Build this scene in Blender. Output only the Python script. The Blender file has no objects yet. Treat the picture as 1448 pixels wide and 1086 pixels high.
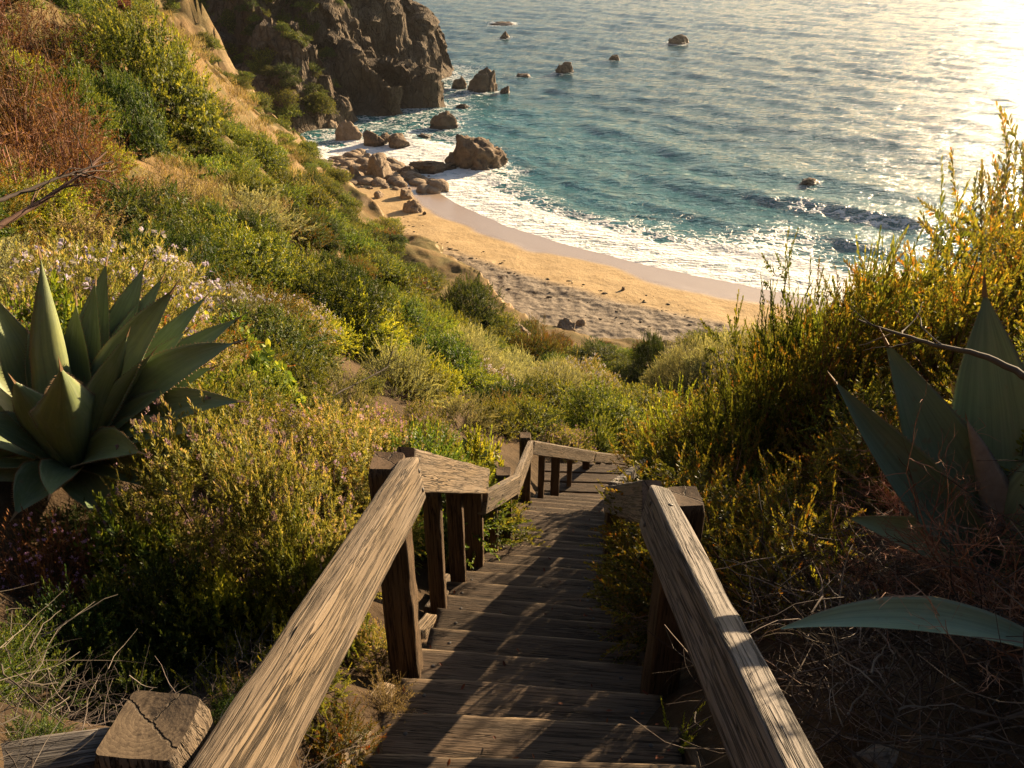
import bpy, bmesh, math, random
import numpy as np
from mathutils import Vector, Matrix
PI = math.pi
rng = np.random.default_rng(7)
random.seed(7)
SC = bpy.context.scene
COL = SC.collection
# ------------------------------------------------------------------ camera
F = 1136.0; PITCH = math.radians(30.0); CAMZ = 30.0     # sea level is z = 0
CP, SP = math.cos(PITCH), math.sin(PITCH)
cam = bpy.data.objects.new('camera', bpy.data.cameras.new('camera'))
COL.objects.link(cam); SC.camera = cam
cam.location = (0, 0, CAMZ); cam.rotation_euler = (PI/2-PITCH, 0, 0)
cam.data.sensor_width = 36; cam.data.lens = F/1448*36
cam.data.clip_start = 0.05; cam.data.clip_end = 9000

def ray(px, py):
    r = (px-724)/F; u = (543-py)/F
    return np.array([r, CP+u*SP, -SP+u*CP])
def at_y(px, py, y):
    d = ray(px, py); return np.array([0, 0, CAMZ])+d*(y/d[1])
def at_z(px, py, z):
    d = ray(px, py); return np.array([0, 0, CAMZ])+d*((z-CAMZ)/d[2])
def depth(p):
    return p[1]*CP-(p[2]-CAMZ)*SP
def m_per_px(p):
    return depth(p)/F

# ------------------------------------------------------------------ noise
def _h(ix, iy, iz, seed):
    n = (ix.astype(np.int64)*374761393+iy.astype(np.int64)*668265263+iz.astype(np.int64)*2147483647+seed*1274126177) & 0xffffffff
    n = ((n ^ (n >> 13))*1274126177) & 0xffffffff
    n = ((n ^ (n >> 16))*2246822519) & 0xffffffff
    return ((n ^ (n >> 15)) & 0xffffff)/float(0xffffff)*2-1
def noise(x, y, z=None, seed=0):
    x = np.asarray(x, float); y = np.asarray(y, float)
    z = np.zeros_like(x) if z is None else np.asarray(z, float)
    x, y, z = np.broadcast_arrays(x, y, z)
    ix, iy, iz = np.floor(x), np.floor(y), np.floor(z)
    fx, fy, fz = x-ix, y-iy, z-iz
    u, v, w = [t*t*t*(t*(t*6-15)+10) for t in (fx, fy, fz)]
    r = 0
    for dx in (0, 1):
        wx = u if dx else 1-u
        for dy in (0, 1):
            wy = v if dy else 1-v
            for dz in (0, 1):
                wz = w if dz else 1-w
                r = r+wx*wy*wz*_h(ix+dx, iy+dy, iz+dz, seed)
    return r
def fbm(x, y, z=None, octv=4, seed=0, gain=.5, lac=2.03):
    a, s, r = 1., 0., 0.
    x = np.asarray(x, float); y = np.asarray(y, float)
    z = None if z is None else np.asarray(z, float)
    f = 1.
    for k in range(octv):
        r = r+a*noise(x*f, y*f, None if z is None else z*f, seed+k*17); s += a; a *= gain; f *= lac
    return r/s
def ridged(x, y, z=None, octv=4, seed=0):
    a, s, r, f = 1., 0., 0., 1.
    for k in range(octv):
        n = 1-np.abs(noise(x*f, y*f, None if z is None else z*f, seed+k*31))*1.7
        r = r+a*n; s += a; a *= .5; f *= 2.1
    return r/s
def crags(x, y, z, seed=0, tilt=1.0):
    """angular broken-rock relief: every cell of a jittered lattice is a tilted facet."""
    x, y, z = [np.asarray(q, float) for q in (x, y, z)]; best = np.full(x.shape, 1e9); val = np.zeros(x.shape)
    ix, iy, iz = np.floor(x), np.floor(y), np.floor(z)
    for dx in (-1, 0, 1):
        for dy in (-1, 0, 1):
            for dz in (-1, 0, 1):
                cx, cy, cz = ix+dx, iy+dy, iz+dz
                h = [_h(cx, cy, cz, seed+q) for q in range(7)]
                rx, ry, rz = x-(cx+.5+.45*h[0]), y-(cy+.5+.45*h[1]), z-(cz+.5+.45*h[2])
                d = rx*rx+ry*ry+rz*rz; m = d < best
                val = np.where(m, .5*h[3]+tilt*(rx*h[4]+ry*h[5]+rz*h[6]), val); best = np.where(m, d, best)
    return val
def sstep(a, b, x):
    t = np.clip((np.asarray(x, float)-a)/(b-a), 0, 1); return t*t*(3-2*t)

# ------------------------------------------------------------------ mesh helpers
def mesh_np(name, V, T, mats, M=None, tint=None, smooth=False, attrs=None):
    """V (n,3); T (m,3) or (m,4) faces of one size."""
    V = np.ascontiguousarray(V, np.float32); T = np.ascontiguousarray(T, np.int32)
    me = bpy.data.meshes.new(name); k = T.shape[1]
    me.vertices.add(len(V)); me.vertices.foreach_set('co', V.ravel())
    me.loops.add(T.size); me.loops.foreach_set('vertex_index', T.ravel())
    me.polygons.add(len(T)); me.polygons.foreach_set('loop_start', np.arange(0, T.size, k, dtype=np.int32))
    try: me.polygons.foreach_set('loop_total', np.full(len(T), k, np.int32))
    except Exception: pass
    if M is not None: me.polygons.foreach_set('material_index', np.ascontiguousarray(M, np.int32))
    me.polygons.foreach_set('use_smooth', np.full(len(T), bool(smooth)))
    for m in (mats if isinstance(mats, (list, tuple)) else [mats]): me.materials.append(m)
    al = dict(attrs or {})
    if tint is not None: al['tint'] = tint
    for nm, a in al.items():
        at = me.attributes.new(nm, 'FLOAT', 'POINT'); at.data.foreach_set('value', np.ascontiguousarray(a, np.float32))
    me.update(calc_edges=True); me.validate(verbose=False)
    return me
def link(name, me, parent=None):
    o = bpy.data.objects.new(name, me); COL.objects.link(o)
    if parent is not None: o.parent = parent
    return o
def tag(o, label, cat, group=None, kind=None):
    o['label'] = label; o['category'] = cat
    if group: o['group'] = group
    if kind: o['kind'] = kind
    return o
def thing(name, label, cat, loc=(0, 0, 0), rotz=0., group=None):
    o = bpy.data.objects.new(name, None); COL.objects.link(o)
    o.location = [float(v) for v in loc]; o.rotation_euler = (0, 0, rotz); o.empty_display_size = .1
    return tag(o, label, cat, group)
def grid_faces(nx, ny):
    i = np.arange(nx-1)[None, :]+np.arange(ny-1)[:, None]*nx
    i = i.ravel(); return np.stack([i, i+1, i+1+nx, i+nx], 1)
def dup(root, loc, rotz, scale, label, cat=None, group=None):
    r = root.copy(); COL.objects.link(r)
    r.location = [float(v) for v in loc]; r.rotation_euler = (0, 0, rotz); r.scale = scale if hasattr(scale, '__len__') else (scale,)*3
    r['label'] = label
    if cat: r['category'] = cat
    if group: r['group'] = group
    elif 'group' in r: del r['group']
    for ch in root.children:
        c = ch.copy(); COL.objects.link(c); c.parent = r
    return r

# ------------------------------------------------------------------ materials
class NT:
    def __init__(s, name):
        s.m = bpy.data.materials.new(name); s.m.use_nodes = True; s.t = s.m.node_tree; s.t.nodes.clear()
        s.out = s.n('ShaderNodeOutputMaterial')
    def n(s, typ, **kw):
        nd = s.t.nodes.new(typ)
        for k, v in kw.items():
            if k[0] == 'i' and k[1:].isdigit(): s.set(nd.inputs[int(k[1:])], v)
            else: setattr(nd, k, v)
        return nd
    def set(s, sock, v):
        if hasattr(v, 'is_output') or isinstance(v, bpy.types.NodeSocket): s.t.links.new(v, sock)
        elif isinstance(v, bpy.types.Node): s.t.links.new(v.outputs[0], sock)
        else: sock.default_value = v
    def math(s, op, a, b=0., c=None, clamp=False):
        nd = s.n('ShaderNodeMath', operation=op, use_clamp=clamp); s.set(nd.inputs[0], a); s.set(nd.inputs[1], b)
        if c is not None: s.set(nd.inputs[2], c)
        return nd.outputs[0]
    def attr(s, nm): return s.n('ShaderNodeAttribute', attribute_name=nm).outputs['Fac']
    def ramp(s, fac, stops, interp='LINEAR'):
        nd = s.n('ShaderNodeValToRGB'); s.set(nd.inputs[0], fac); e = nd.color_ramp.elements; nd.color_ramp.interpolation = interp
        while len(e) < len(stops): e.new(.5)
        for k, (p, c) in enumerate(stops):
            e[k].position = p; e[k].color = (c, c, c, 1) if not hasattr(c, '__len__') else (c[0], c[1], c[2], 1)
        return nd.outputs[0]
    def mix(s, fac, a, b, typ='MIX'):
        nd = s.n('ShaderNodeMix', data_type='RGBA', blend_type=typ)
        s.set(nd.inputs[0], fac); s.set(nd.inputs[6], a if not (isinstance(a, tuple) and len(a) == 3) else (*a, 1)); s.set(nd.inputs[7], b if not (isinstance(b, tuple) and len(b) == 3) else (*b, 1))
        return nd.outputs[2]
    def coords(s, kind='Object', scale=(1, 1, 1), loc=(0, 0, 0)):
        tc = s.n('ShaderNodeTexCoord'); mp = s.n('ShaderNodeMapping'); s.t.links.new(tc.outputs[kind], mp.inputs[0])
        mp.inputs['Scale'].default_value = scale; mp.inputs['Location'].default_value = loc
        return mp.outputs[0]
    def noise(s, vec, scale=5., detail=4., rough=.55, dist=0.):
        nd = s.n('ShaderNodeTexNoise'); s.set(nd.inputs['Vector'], vec)
        nd.inputs['Scale'].default_value = scale; nd.inputs['Detail'].default_value = detail; nd.inputs['Roughness'].default_value = rough; nd.inputs['Distortion'].default_value = dist
        return nd.outputs['Fac']
    def bump(s, h, strength=.5, dist=.02, normal=None):
        nd = s.n('ShaderNodeBump'); s.set(nd.inputs['Height'], h); nd.inputs['Strength'].default_value = strength; nd.inputs['Distance'].default_value = dist
        if normal is not None: s.set(nd.inputs['Normal'], normal)
        return nd.outputs[0]
    def pbr(s, color, rough=.8, normal=None, spec=.3, finish=True):
        p = s.n('ShaderNodeBsdfPrincipled'); s.set(p.inputs['Base Color'], color if not (isinstance(color, tuple) and len(color) == 3) else (*color, 1))
        s.set(p.inputs['Roughness'], rough); s.set(p.inputs['Specular IOR Level'], spec)
        if normal is not None: s.set(p.inputs['Normal'], normal)
        if finish: s.t.links.new(p.outputs[0], s.out.inputs[0])
        return p

def leaf_mat(name, stops, trans=.4, rough=.5, warm=1.25, spec=.22, var=.36):
    """stops: colours over the per-leaf tint; part of the light passes through the leaf."""
    s = NT(name); t = s.attr('tint'); col = s.ramp(t, stops)
    rnd = s.n('ShaderNodeObjectInfo').outputs['Random']
    hs = s.n('ShaderNodeHueSaturation'); s.set(hs.inputs['Color'], col)
    s.set(hs.inputs['Value'], s.math('MULTIPLY_ADD', rnd, var*2, 1-var)); s.set(hs.inputs['Hue'], s.math('MULTIPLY_ADD', s.math('FRACT', s.math('MULTIPLY', rnd, 7.3)), .04, .48))
    c = hs.outputs[0]
    p = s.pbr(c, rough, None, spec, finish=False)
    tr = s.n('ShaderNodeBsdfTranslucent'); s.set(tr.inputs[0], s.mix(1., c, (warm, 1.12, .55), 'MULTIPLY'))
    mx = s.n('ShaderNodeMixShader'); mx.inputs[0].default_value = trans
    s.t.links.new(p.outputs[0], mx.inputs[1]); s.t.links.new(tr.outputs[0], mx.inputs[2]); s.t.links.new(mx.outputs[0], s.out.inputs[0])
    return s.m

def wood_mat(name, light, dark, grey, crackw=.5, seed=0.):
    s = NT(name)
    tc = s.n('ShaderNodeTexCoord'); ob = s.n('ShaderNodeObjectInfo')
    off = s.n('ShaderNodeVectorMath', operation='ADD'); s.t.links.new(tc.outputs['Object'], off.inputs[0])
    cx = s.n('ShaderNodeCombineXYZ'); s.set(cx.inputs[0], s.math('MULTIPLY', ob.outputs['Random'], 37.)); s.t.links.new(cx.outputs[0], off.inputs[1])
    def mp(sc, lc=(0, 0, 0)):
        m = s.n('ShaderNodeMapping'); s.t.links.new(off.outputs[0], m.inputs[0]); m.inputs['Scale'].default_value = sc; m.inputs['Location'].default_value = lc; return m.outputs[0]
    big = s.noise(mp((.8, 5, 5)), 1.6, 3, .5)                 # slow wander of the grain
    w = s.n('ShaderNodeTexWave', wave_type='RINGS', rings_direction='X', wave_profile='SAW')
    s.t.links.new(mp((.22, 1, 1), (0, .07, .05)), w.inputs[0]); w.inputs['Scale'].default_value = 17; w.inputs['Distortion'].default_value = 5.; w.inputs['Detail'].default_value = 3; w.inputs['Detail Scale'].default_value = 1.2
    fib = s.noise(mp((2.2, 80, 80)), 2.2, 4, .6)
    fine = s.noise(mp((10, 300, 300)), 1.5, 2, .5)
    g = s.n('ShaderNodeNewGeometry'); vt = s.n('ShaderNodeVectorTransform', vector_type='NORMAL', convert_from='WORLD', convert_to='OBJECT'); s.t.links.new(g.outputs['True Normal'], vt.inputs[0])
    sx = s.n('ShaderNodeSeparateXYZ'); s.t.links.new(vt.outputs[0], sx.inputs[0]); end = s.ramp(s.math('ABSOLUTE', sx.outputs[0]), [(.55, 0.), (.8, 1.)])
    side = s.math('SUBTRACT', 1., end)
    crk = s.noise(mp((.45, 26, 26)), 2.0, 4, .6, .1)
    crack = s.ramp(s.math('ABSOLUTE', s.math('SUBTRACT', crk, .5)), [(0., .25), (.010*crackw, .4), (.028*crackw, 1.)])
    crk2 = s.noise(mp((.45, 11, 11), (3, 2, 1)), 2.0, 3, .6, .35)
    crack = s.math('MINIMUM', crack, s.math('ADD', s.ramp(s.math('ABSOLUTE', s.math('SUBTRACT', crk2, .52)), [(0., 0.), (.010, .3), (.022, 1.)]), s.ramp(big, [(.45, 0.), (.6, 1.)])))
    crack = s.math('MAXIMUM', crack, s.math('MULTIPLY', end, .75))
    pit = s.ramp(s.noise(mp((2.0, 62, 62)), 3.0, 3, .6), [(.26, 0.), (.35, 1.)]); pit = s.math('MAXIMUM', pit, end)
    col = s.mix(s.ramp(big, [(.32, 0.), (.68, 1.)]), light, grey)
    col = s.mix(s.math('MULTIPLY', s.ramp(w.outputs['Fac'], [(.35, 0.), (.95, 1.)]), s.math('MULTIPLY_ADD', end, .45, .26)), col, dark)
    col = s.mix(s.math('MULTIPLY', s.ramp(fib, [(.42, 0.), (.66, 1.)]), s.math('MULTIPLY_ADD', side, .30, .10)), col, dark)
    blk = tuple(v*.2 for v in dark)
    col = s.mix(s.math('SUBTRACT', 1., s.math('MULTIPLY', crack, s.math('MULTIPLY_ADD', pit, .5, .5))), col, blk)
    st = s.ramp(s.noise(mp((1.1, 9, 9), (5, 1, 2)), 1.7, 4, .6), [(.52, 0.), (.74, .65)])
    col = s.mix(st, col, tuple(v*.6 for v in dark))
    col = s.mix(s.math('MULTIPLY', s.attr('sun_edge'), .85), col, (.40, .29, .18))  # sunlight along the tread nosings, painted in as a paler edge
    so = s.n('ShaderNodeSeparateXYZ'); s.t.links.new(tc.outputs['Object'], so.inputs[0]); wob = s.noise(mp((1, 18, 18)), 2., 3, .6)
    rr = s.math('SQRT', s.math('ADD', s.math('POWER', s.math('ADD', so.outputs[1], .013), 2.), s.math('POWER', s.math('SUBTRACT', so.outputs[2], .017), 2.)))
    ring = s.math('FRACT', s.math('MULTIPLY_ADD', rr, 105., s.math('MULTIPLY', wob, 2.2)))
    wl = s.math('MULTIPLY', s.math('SUBTRACT', wob, .5), .03)
    ca = s.ramp(s.math('ABSOLUTE', s.math('ADD', wl, s.math('ADD', s.math('MULTIPLY', so.outputs[1], .55), s.math('MULTIPLY', so.outputs[2], .83)))), [(.0012, 0.), (.0035, 1.)])
    cb = s.ramp(s.math('ABSOLUTE', s.math('SUBTRACT', wl, s.math('ADD', s.math('MULTIPLY', so.outputs[1], .95), s.math('MULTIPLY', so.outputs[2], -.3)))), [(.0008, 0.), (.0028, 1.)])
    chk = s.math('MINIMUM', ca, s.math('MAXIMUM', cb, s.ramp(so.outputs[2], [(.0, 1.), (.01, 0.)])))
    ecol = s.mix(s.math('MULTIPLY', ring, .6), tuple(v*.85 for v in light), dark); ecol = s.mix(s.math('SUBTRACT', 1., chk), ecol, blk)
    ecol = s.mix(s.ramp(s.noise(mp((1, 30, 30)), 2., 4, .65), [(.5, 0.), (.68, .75)]), ecol, tuple(v*.6 for v in dark))
    col = s.mix(end, col, ecol)
    vv = s.n('ShaderNodeHueSaturation'); s.set(vv.inputs['Color'], col); s.set(vv.inputs['Value'], s.math('MULTIPLY_ADD', s.math('FRACT', s.math('MULTIPLY', ob.outputs['Random'], 5.7)), .45, .75)); col = vv.outputs[0]
    h = s.math('ADD', s.math('MULTIPLY', w.outputs['Fac'], .5), s.math('MULTIPLY', s.math('MULTIPLY', fib, s.math('MULTIPLY_ADD', side, .8, .2)), .8))
    h = s.math('ADD', h, s.math('MULTIPLY', crack, 1.8)); h = s.math('ADD', h, s.math('MULTIPLY', pit, .5)); h = s.math('ADD', h, s.math('MULTIPLY', s.math('MULTIPLY', fine, side), .2))
    hm_ = s.n('ShaderNodeMix', data_type='FLOAT'); s.set(hm_.inputs[0], end); s.set(hm_.inputs[2], h); s.set(hm_.inputs[3], s.math('ADD', s.math('MULTIPLY', ring, .25), s.math('MULTIPLY', chk, 1.6))); h = hm_.outputs[0]
    s.pbr(col, .78, s.bump(h, .8, .0075), .22)
    return s.m
# ------------------------------------------------------------------ light
SUN_AZ, SUN_EL = math.radians(45), math.radians(16)      # azimuth to the right of the camera's heading (+y)
w = bpy.data.worlds.new('World'); SC.world = w; w.use_nodes = True
nt = w.node_tree; bg = nt.nodes['Background']
sky = nt.nodes.new('ShaderNodeTexSky'); sky.sky_type = 'NISHITA'; sky.sun_disc = False
sky.sun_elevation = SUN_EL; sky.sun_rotation = SUN_AZ; sky.altitude = 30; sky.air_density = 1.0; sky.dust_density = 1.6; sky.ozone_density = 1.0
nt.links.new(sky.outputs[0], bg.inputs[0]); bg.inputs[1].default_value = .045
sl = bpy.data.lights.new('sun', 'SUN'); sl.energy = 5.0; sl.angle = math.radians(.53); sl.color = (1., .75, .46)
sun = bpy.data.objects.new('sun', sl); COL.objects.link(sun)
sd = Vector((math.sin(SUN_AZ)*math.cos(SUN_EL), math.cos(SUN_AZ)*math.cos(SUN_EL), math.sin(SUN_EL)))
sun.rotation_euler = sd.to_track_quat('Z', 'Y').to_euler(); sun.location = (20, 20, 60)
SC.view_settings.view_transform = 'Standard'; SC.view_settings.look = 'None'; SC.view_settings.gamma = 1; SC.view_settings.exposure = 1.8
SC.cycles.use_denoising = True
try: SC.cycles.denoiser = 'OPENIMAGEDENOISE'; SC.cycles.denoising_input_passes = 'RGB_ALBEDO_NORMAL'; SC.cycles.denoising_prefilter = 'ACCURATE'
except Exception: pass
SC.cycles.max_bounces = 6; SC.cycles.diffuse_bounces = 3; SC.cycles.glossy_bounces = 2; SC.cycles.transmission_bounces = 3; SC.cycles.transparent_max_bounces = 4
SC.cycles.caustics_reflective = False; SC.cycles.caustics_refractive = False; SC.cycles.sample_clamp_indirect = 4
SC.cycles.use_adaptive_sampling = True; SC.cycles.adaptive_threshold = .015

# ------------------------------------------------------------------ lie of the land
STAIR_K, EYE = .61, 1.66
def stair_z(y): return CAMZ-EYE-STAIR_K*y
CPTS = []
def cp(px, py, y, dz=0.): p = at_y(px, py, y); CPTS.append((p[0], p[1], p[2]+dz))
# left slope
for px, lst in {
    -150: [(1000, 1.0), (700, 2.6), (500, 6.5), (300, 14), (100, 30)],
    0: [(1040, 2.0), (860, 3.0), (720, 3.55), (560, 5.4), (430, 8.6), (330, 12.5), (230, 18), (100, 29), (0, 42)],
    120: [(1080, 2.2), (900, 3.1), (760, 3.45), (660, 4.1)],
    200: [(960, 2.8), (820, 3.3), (700, 4.0), (600, 5.6), (500, 8), (400, 11.5), (300, 18.5), (200, 29), (100, 46), (25, 66)],
    300: [(960, 2.8), (820, 3.4), (700, 4.4), (600, 6.3), (500, 9.2), (400, 14.5), (300, 25), (200, 43), (110, 76)],
    400: [(920, 2.3), (780, 3.7), (650, 6.0), (560, 8.5), (460, 14), (380, 22), (300, 38), (230, 66), (190, 86)],
    480: [(800, 3.6), (700, 5.4), (600, 8.5), (500, 14.5), (420, 25), (350, 46), (300, 72)],
    560: [(700, 5.6), (600, 9.), (520, 15.5), (450, 27), (400, 42), (350, 66)],
    640: [(720, 5.8), (620, 10), (560, 15), (500, 26), (450, 42), (410, 54)],
    720: [(650, 9.7), (600, 13.5), (550, 21), (500, 36), (470, 50)],
    800: [(640, 12.4), (600, 16.5), (550, 26), (520, 37), (505, 45)],
    880: [(640, 13.0), (610, 17), (575, 24), (545, 33), (515, 43)],
    960: [(640, 11.5), (600, 15), (560, 22), (530, 32), (505, 42)],
    1040: [(760, 4.6), (700, 5.7), (640, 7.1), (590, 9.5), (570, 15), (530, 30)],
    1120: [(900, 2.5), (800, 3.7), (700, 4.9), (630, 5.8), (590, 7.2), (575, 12)],
    1220: [(1020, 1.85), (900, 2.5), (800, 3.1), (700, 4.0), (620, 4.9), (575, 6.4), (565, 11)],
    1330: [(1040, 1.65), (900, 2.25), (800, 2.8), (700, 3.5), (600, 4.5), (545, 5.8), (535, 10)],
    1440: [(1060, 1.4), (900, 2.0), (800, 2.45), (700, 3.1), (600, 4.1), (505, 5.8), (495, 10)],
    1600: [(800, 2.0), (600, 3.6), (480, 6.0), (470, 11)],
}.items():
    for py, y in lst: cp(px, py, y, -1.5 if (px >= 620 and px < 1000 and y > 30) else -2.2 if (px >= 400 and px < 620 and y > 60) else 0.)
# under the stair
for y in (-3, -1.5, 0, 1., 2, 3, 4, 5, 6, 7, 8, 9, 10):
    cx = .05+.95*sstep(4.8, 10, y) if y > 4.8 else .05
    for dx in (-.62, 0, .62): CPTS.append((cx+dx, y, stair_z(y)-.24))
CPTS += [(1.9, 11.2, stair_z(11)-.4), (3.0, 12.6, stair_z(12.4)-.5)]
CPTS += [(-9, 70, 5.5), (-4, 60, 4.6), (-2, 52, 5.2)]
CPTS += [(-4, -4, 34.5), (4, -4, 33.5), (-10, -6, 40), (10, -6, 38), (-14, 4, 34), (-20, 12, 33), (-28, 25, 34), (-40, 50, 36), (-70, 20, 60), (-75, 60, 52), (-75, 100, 46), (-50, 85, 36), (-42, 100, 30),
         (9, 3, 30.5), (14, 2, 31), (14, 10, 24.), (24, 8, 22), (24, 18, 14), (35, 0, 24), (35, 25, 6), (18, 25, 15), (12, 30, 14), (22, 40, 7), (45, 30, 2), (20, 52, 3), (60, 0, 14), (60, 20, 2), (60, -6, 20)]
CA = np.array(CPTS)
def _U(r2): return .5*r2*np.log(r2+1e-9)
n_ = len(CA); P2 = CA[:, :2]
K = _U(((P2[:, None]-P2[None])**2).sum(-1)); K[np.arange(n_), np.arange(n_)] = 0
lam = .006*(1+np.hypot(CA[:, 0], CA[:, 1]))**2
A_ = np.zeros((n_+3, n_+3)); A_[:n_, :n_] = K+np.diag(lam); A_[:n_, n_] = 1; A_[:n_, n_+1:] = P2; A_[n_, :n_] = 1; A_[n_+1:, :n_] = P2.T
SOL = np.linalg.solve(A_, np.r_[CA[:, 2], 0, 0, 0])
def tps(x, y):
    x = np.asarray(x, float); y = np.asarray(y, float); sh = x.shape; x = x.ravel(); y = y.ravel()
    out = np.zeros_like(x)
    for a in range(0, len(x), 20000):
        xs, ys = x[a:a+20000], y[a:a+20000]
        out[a:a+20000] = _U((xs[:, None]-P2[:, 0])**2+(ys[:, None]-P2[:, 1])**2)@SOL[:n_]+SOL[n_]+SOL[n_+1]*xs+SOL[n_+2]*ys
    return out.reshape(sh)
def inside(x, y, poly):
    c = np.zeros(np.shape(x), bool)
    for (ax, ay), (bx, by) in zip(poly, poly[1:]+poly[:1]):
        if ay == by: continue
        c ^= ((ay > y) != (by > y)) & (x < (bx-ax)*(y-ay)/(by-ay)+ax)
    return c
def seg_dist(x, y, poly):
    """distance to the polyline and its sign (positive on the left of travel)."""
    x = np.asarray(x, float); y = np.asarray(y, float)
    best = np.full(x.shape, 1e9); sgn = np.ones(x.shape); arc = np.zeros(x.shape); L = 0.
    for (ax, ay), (bx, by) in zip(poly[:-1], poly[1:]):
        dx, dy = bx-ax, by-ay; l2 = dx*dx+dy*dy; l = math.sqrt(l2)
        t = np.clip(((x-ax)*dx+(y-ay)*dy)/l2, 0, 1); qx, qy = ax+t*dx-x, ay+t*dy-y
        d = np.hypot(qx, qy)
        c = dx*(y-ay)-dy*(x-ax)
        better = d < best-1e-6
        best = np.where(better, d, best); sgn = np.where(better, np.where(c >= 0, 1., -1.), sgn); arc = np.where(better, L+t*l, arc)
        L += l
    return best, sgn, arc
# foot of the near hillside where it meets the beach (travelling so that inland is on the right)
FOOT = [(-110, 132), (-60, 126), (-36, 119), (-27, 112), (-18, 94), (-9.5, 83.5), (-4.5, 74), (-.5, 64.5), (4.5, 58.5), (10, 57), (16, 57.5), (24, 58), (34, 50), (50, 38), (75, 24), (110, 10)]
def bluff(x, y):
    d, _, arc = seg_dist(x, y, FOOT); s = np.where(inside(x, y, FOOT+[(500, -300), (-500, -300)]), d, -d)
    s = s+fbm(x*.16, y*.16, octv=4, seed=5)*2.2+ridged(x*.3, y*.3, octv=3, seed=9)*.9-.4
    return s, arc
def hill(x, y, detail=True):
    z = tps(x, y)
    r = np.hypot(x, y)
    if detail:
        a = np.clip(r/45, .05, 1)
        z = z+fbm(x*.12, y*.12, octv=4, seed=3)*2.2*a*sstep(6, 30, r)+fbm(x*1.1, y*1.1, octv=3, seed=4)*.10*sstep(1.0, 4, r)
    s, arc = bluff(x, y)
    st = 1.25+1.3*sstep(-22, -14, x)+.55*noise(arc*.06, arc*0+3.1, seed=21)
    zb = .6+np.where(s > 0, s*st, s*.5)
    zb = np.where(s > 0, zb+fbm(x*.5, y*.5, zb*.35, octv=4, seed=8)*.7*sstep(0, 3, s)+(crags(x*.32, y*.32, zb*.22, 18)*1.5+crags(x*.9, y*.9, zb*.6, 19)*.5)*sstep(0, 3, s)*sstep(24, 12, s), zb)
    k = .7
    far = sstep(35, 55, y+np.abs(x)*.3)
    h = -np.log(np.exp(np.clip((z-zb)/k, -40, 40))+1)*k+z       # soft minimum
    return np.where(far > 0, z*(1-far)+far*np.minimum(h, zb), z)
def on_hill(px, py, ymax=125):
    d = ray(px, py); t = np.concatenate([np.linspace(.8, 20, 600), np.linspace(20.02, ymax, 1500)])/d[1]
    P = np.array([0, 0, CAMZ])+d[None]*t[:, None]
    hz = np.maximum(hill(P[:, 0], P[:, 1]), beach_z(P[:, 0], P[:, 1]))
    i = np.argmax(P[:, 2] < hz)
    return P[i] if (P[:, 2] < hz).any() else P[-1]

# shore: waterline on z = 0, travelling from the cove towards the right (sea on the left)
SHORE = [(-140, 118), (-60, 112), (-30, 111), (-22, 118), (-17, 113), (-15.0, 108.5), (-12.2, 104), (-7.5, 96.2), (-1.3, 87.6), (6.6, 80.3), (14.9, 74.2), (23.0, 69.6), (29, 65.6), (38, 60), (52, 50), (80, 34), (130, 14)]
def shore_s(x, y):
    d, _, arc = seg_dist(x, y, SHORE); return np.where(inside(x, y, SHORE+[(800, -400), (-800, -400)]), -d, d), arc
def beach_z(x, y):
    s, arc = shore_s(x, y)
    b = np.where(s < 0, -s*.062, -s*.05); b = np.minimum(b, 1.15+.25*sstep(12, 30, -s))
    b = b+sstep(1, 7, -s)*fbm(x*.35, y*.35, octv=3, seed=41)*.10
    return b

# ------------------------------------------------------------------ ground mesh of the near hillside
def warp_lines(a, b, n, k):
    t0, t1 = math.asinh(a/k), math.asinh(b/k); return k*np.sinh(np.linspace(t0, t1, n))
gx = warp_lines(-95, 70, 620, 6.); gy = np.concatenate([warp_lines(-6, 52, 420, 8.), np.linspace(52.25, 126, 260)])
X, Y = np.meshgrid(gx, gy); Z = hill(X, Y)
V = np.stack([X.ravel(), Y.ravel(), Z.ravel()], 1)
sB, _ = bluff(X, Y)
s = NT('hillside_soil')
geo = s.n('ShaderNodeNewGeometry'); sepn = s.n('ShaderNodeSeparateXYZ'); s.t.links.new(geo.outputs['Normal'], sepn.inputs[0])
oc = s.coords('Object')
n1 = s.noise(oc, .35, 6, .6); n2 = s.noise(oc, 2.6, 6, .65); n3 = s.noise(oc, 22, 4, .6)
steep = s.ramp(s.math('ADD', sepn.outputs[2], s.math('MULTIPLY', s.math('SUBTRACT', n2, .5), .35)), [(.60, 1.), (.78, 0.)])
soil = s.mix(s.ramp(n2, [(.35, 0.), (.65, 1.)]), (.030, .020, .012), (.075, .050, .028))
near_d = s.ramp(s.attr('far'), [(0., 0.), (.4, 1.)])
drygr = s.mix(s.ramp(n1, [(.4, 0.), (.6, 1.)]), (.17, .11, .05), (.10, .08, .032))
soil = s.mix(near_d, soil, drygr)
mp = s.n('ShaderNodeMapping'); s.t.links.new(oc, mp.inputs[0]); mp.inputs['Scale'].default_value = (.5, .5, 1.6)
st = s.noise(mp.outputs[0], .8, 5, .6, .6)
rock = s.mix(s.ramp(st, [(.35, 0.), (.65, 1.)]), (.22, .15, .088), (.40, .30, .19))
rock = s.mix(s.ramp(n2, [(.45, 0.), (.75, .7)]), rock, (.16, .115, .07))
c = s.mix(s.math('MULTIPLY', steep, s.attr('rock')), soil, rock)
hb = s.math('ADD', s.math('MULTIPLY', n2, .6), s.math('MULTIPLY', n3, .25))
s.pbr(c, .92, s.bump(hb, .9, .12), .1); M_SOIL = s.m
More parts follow.
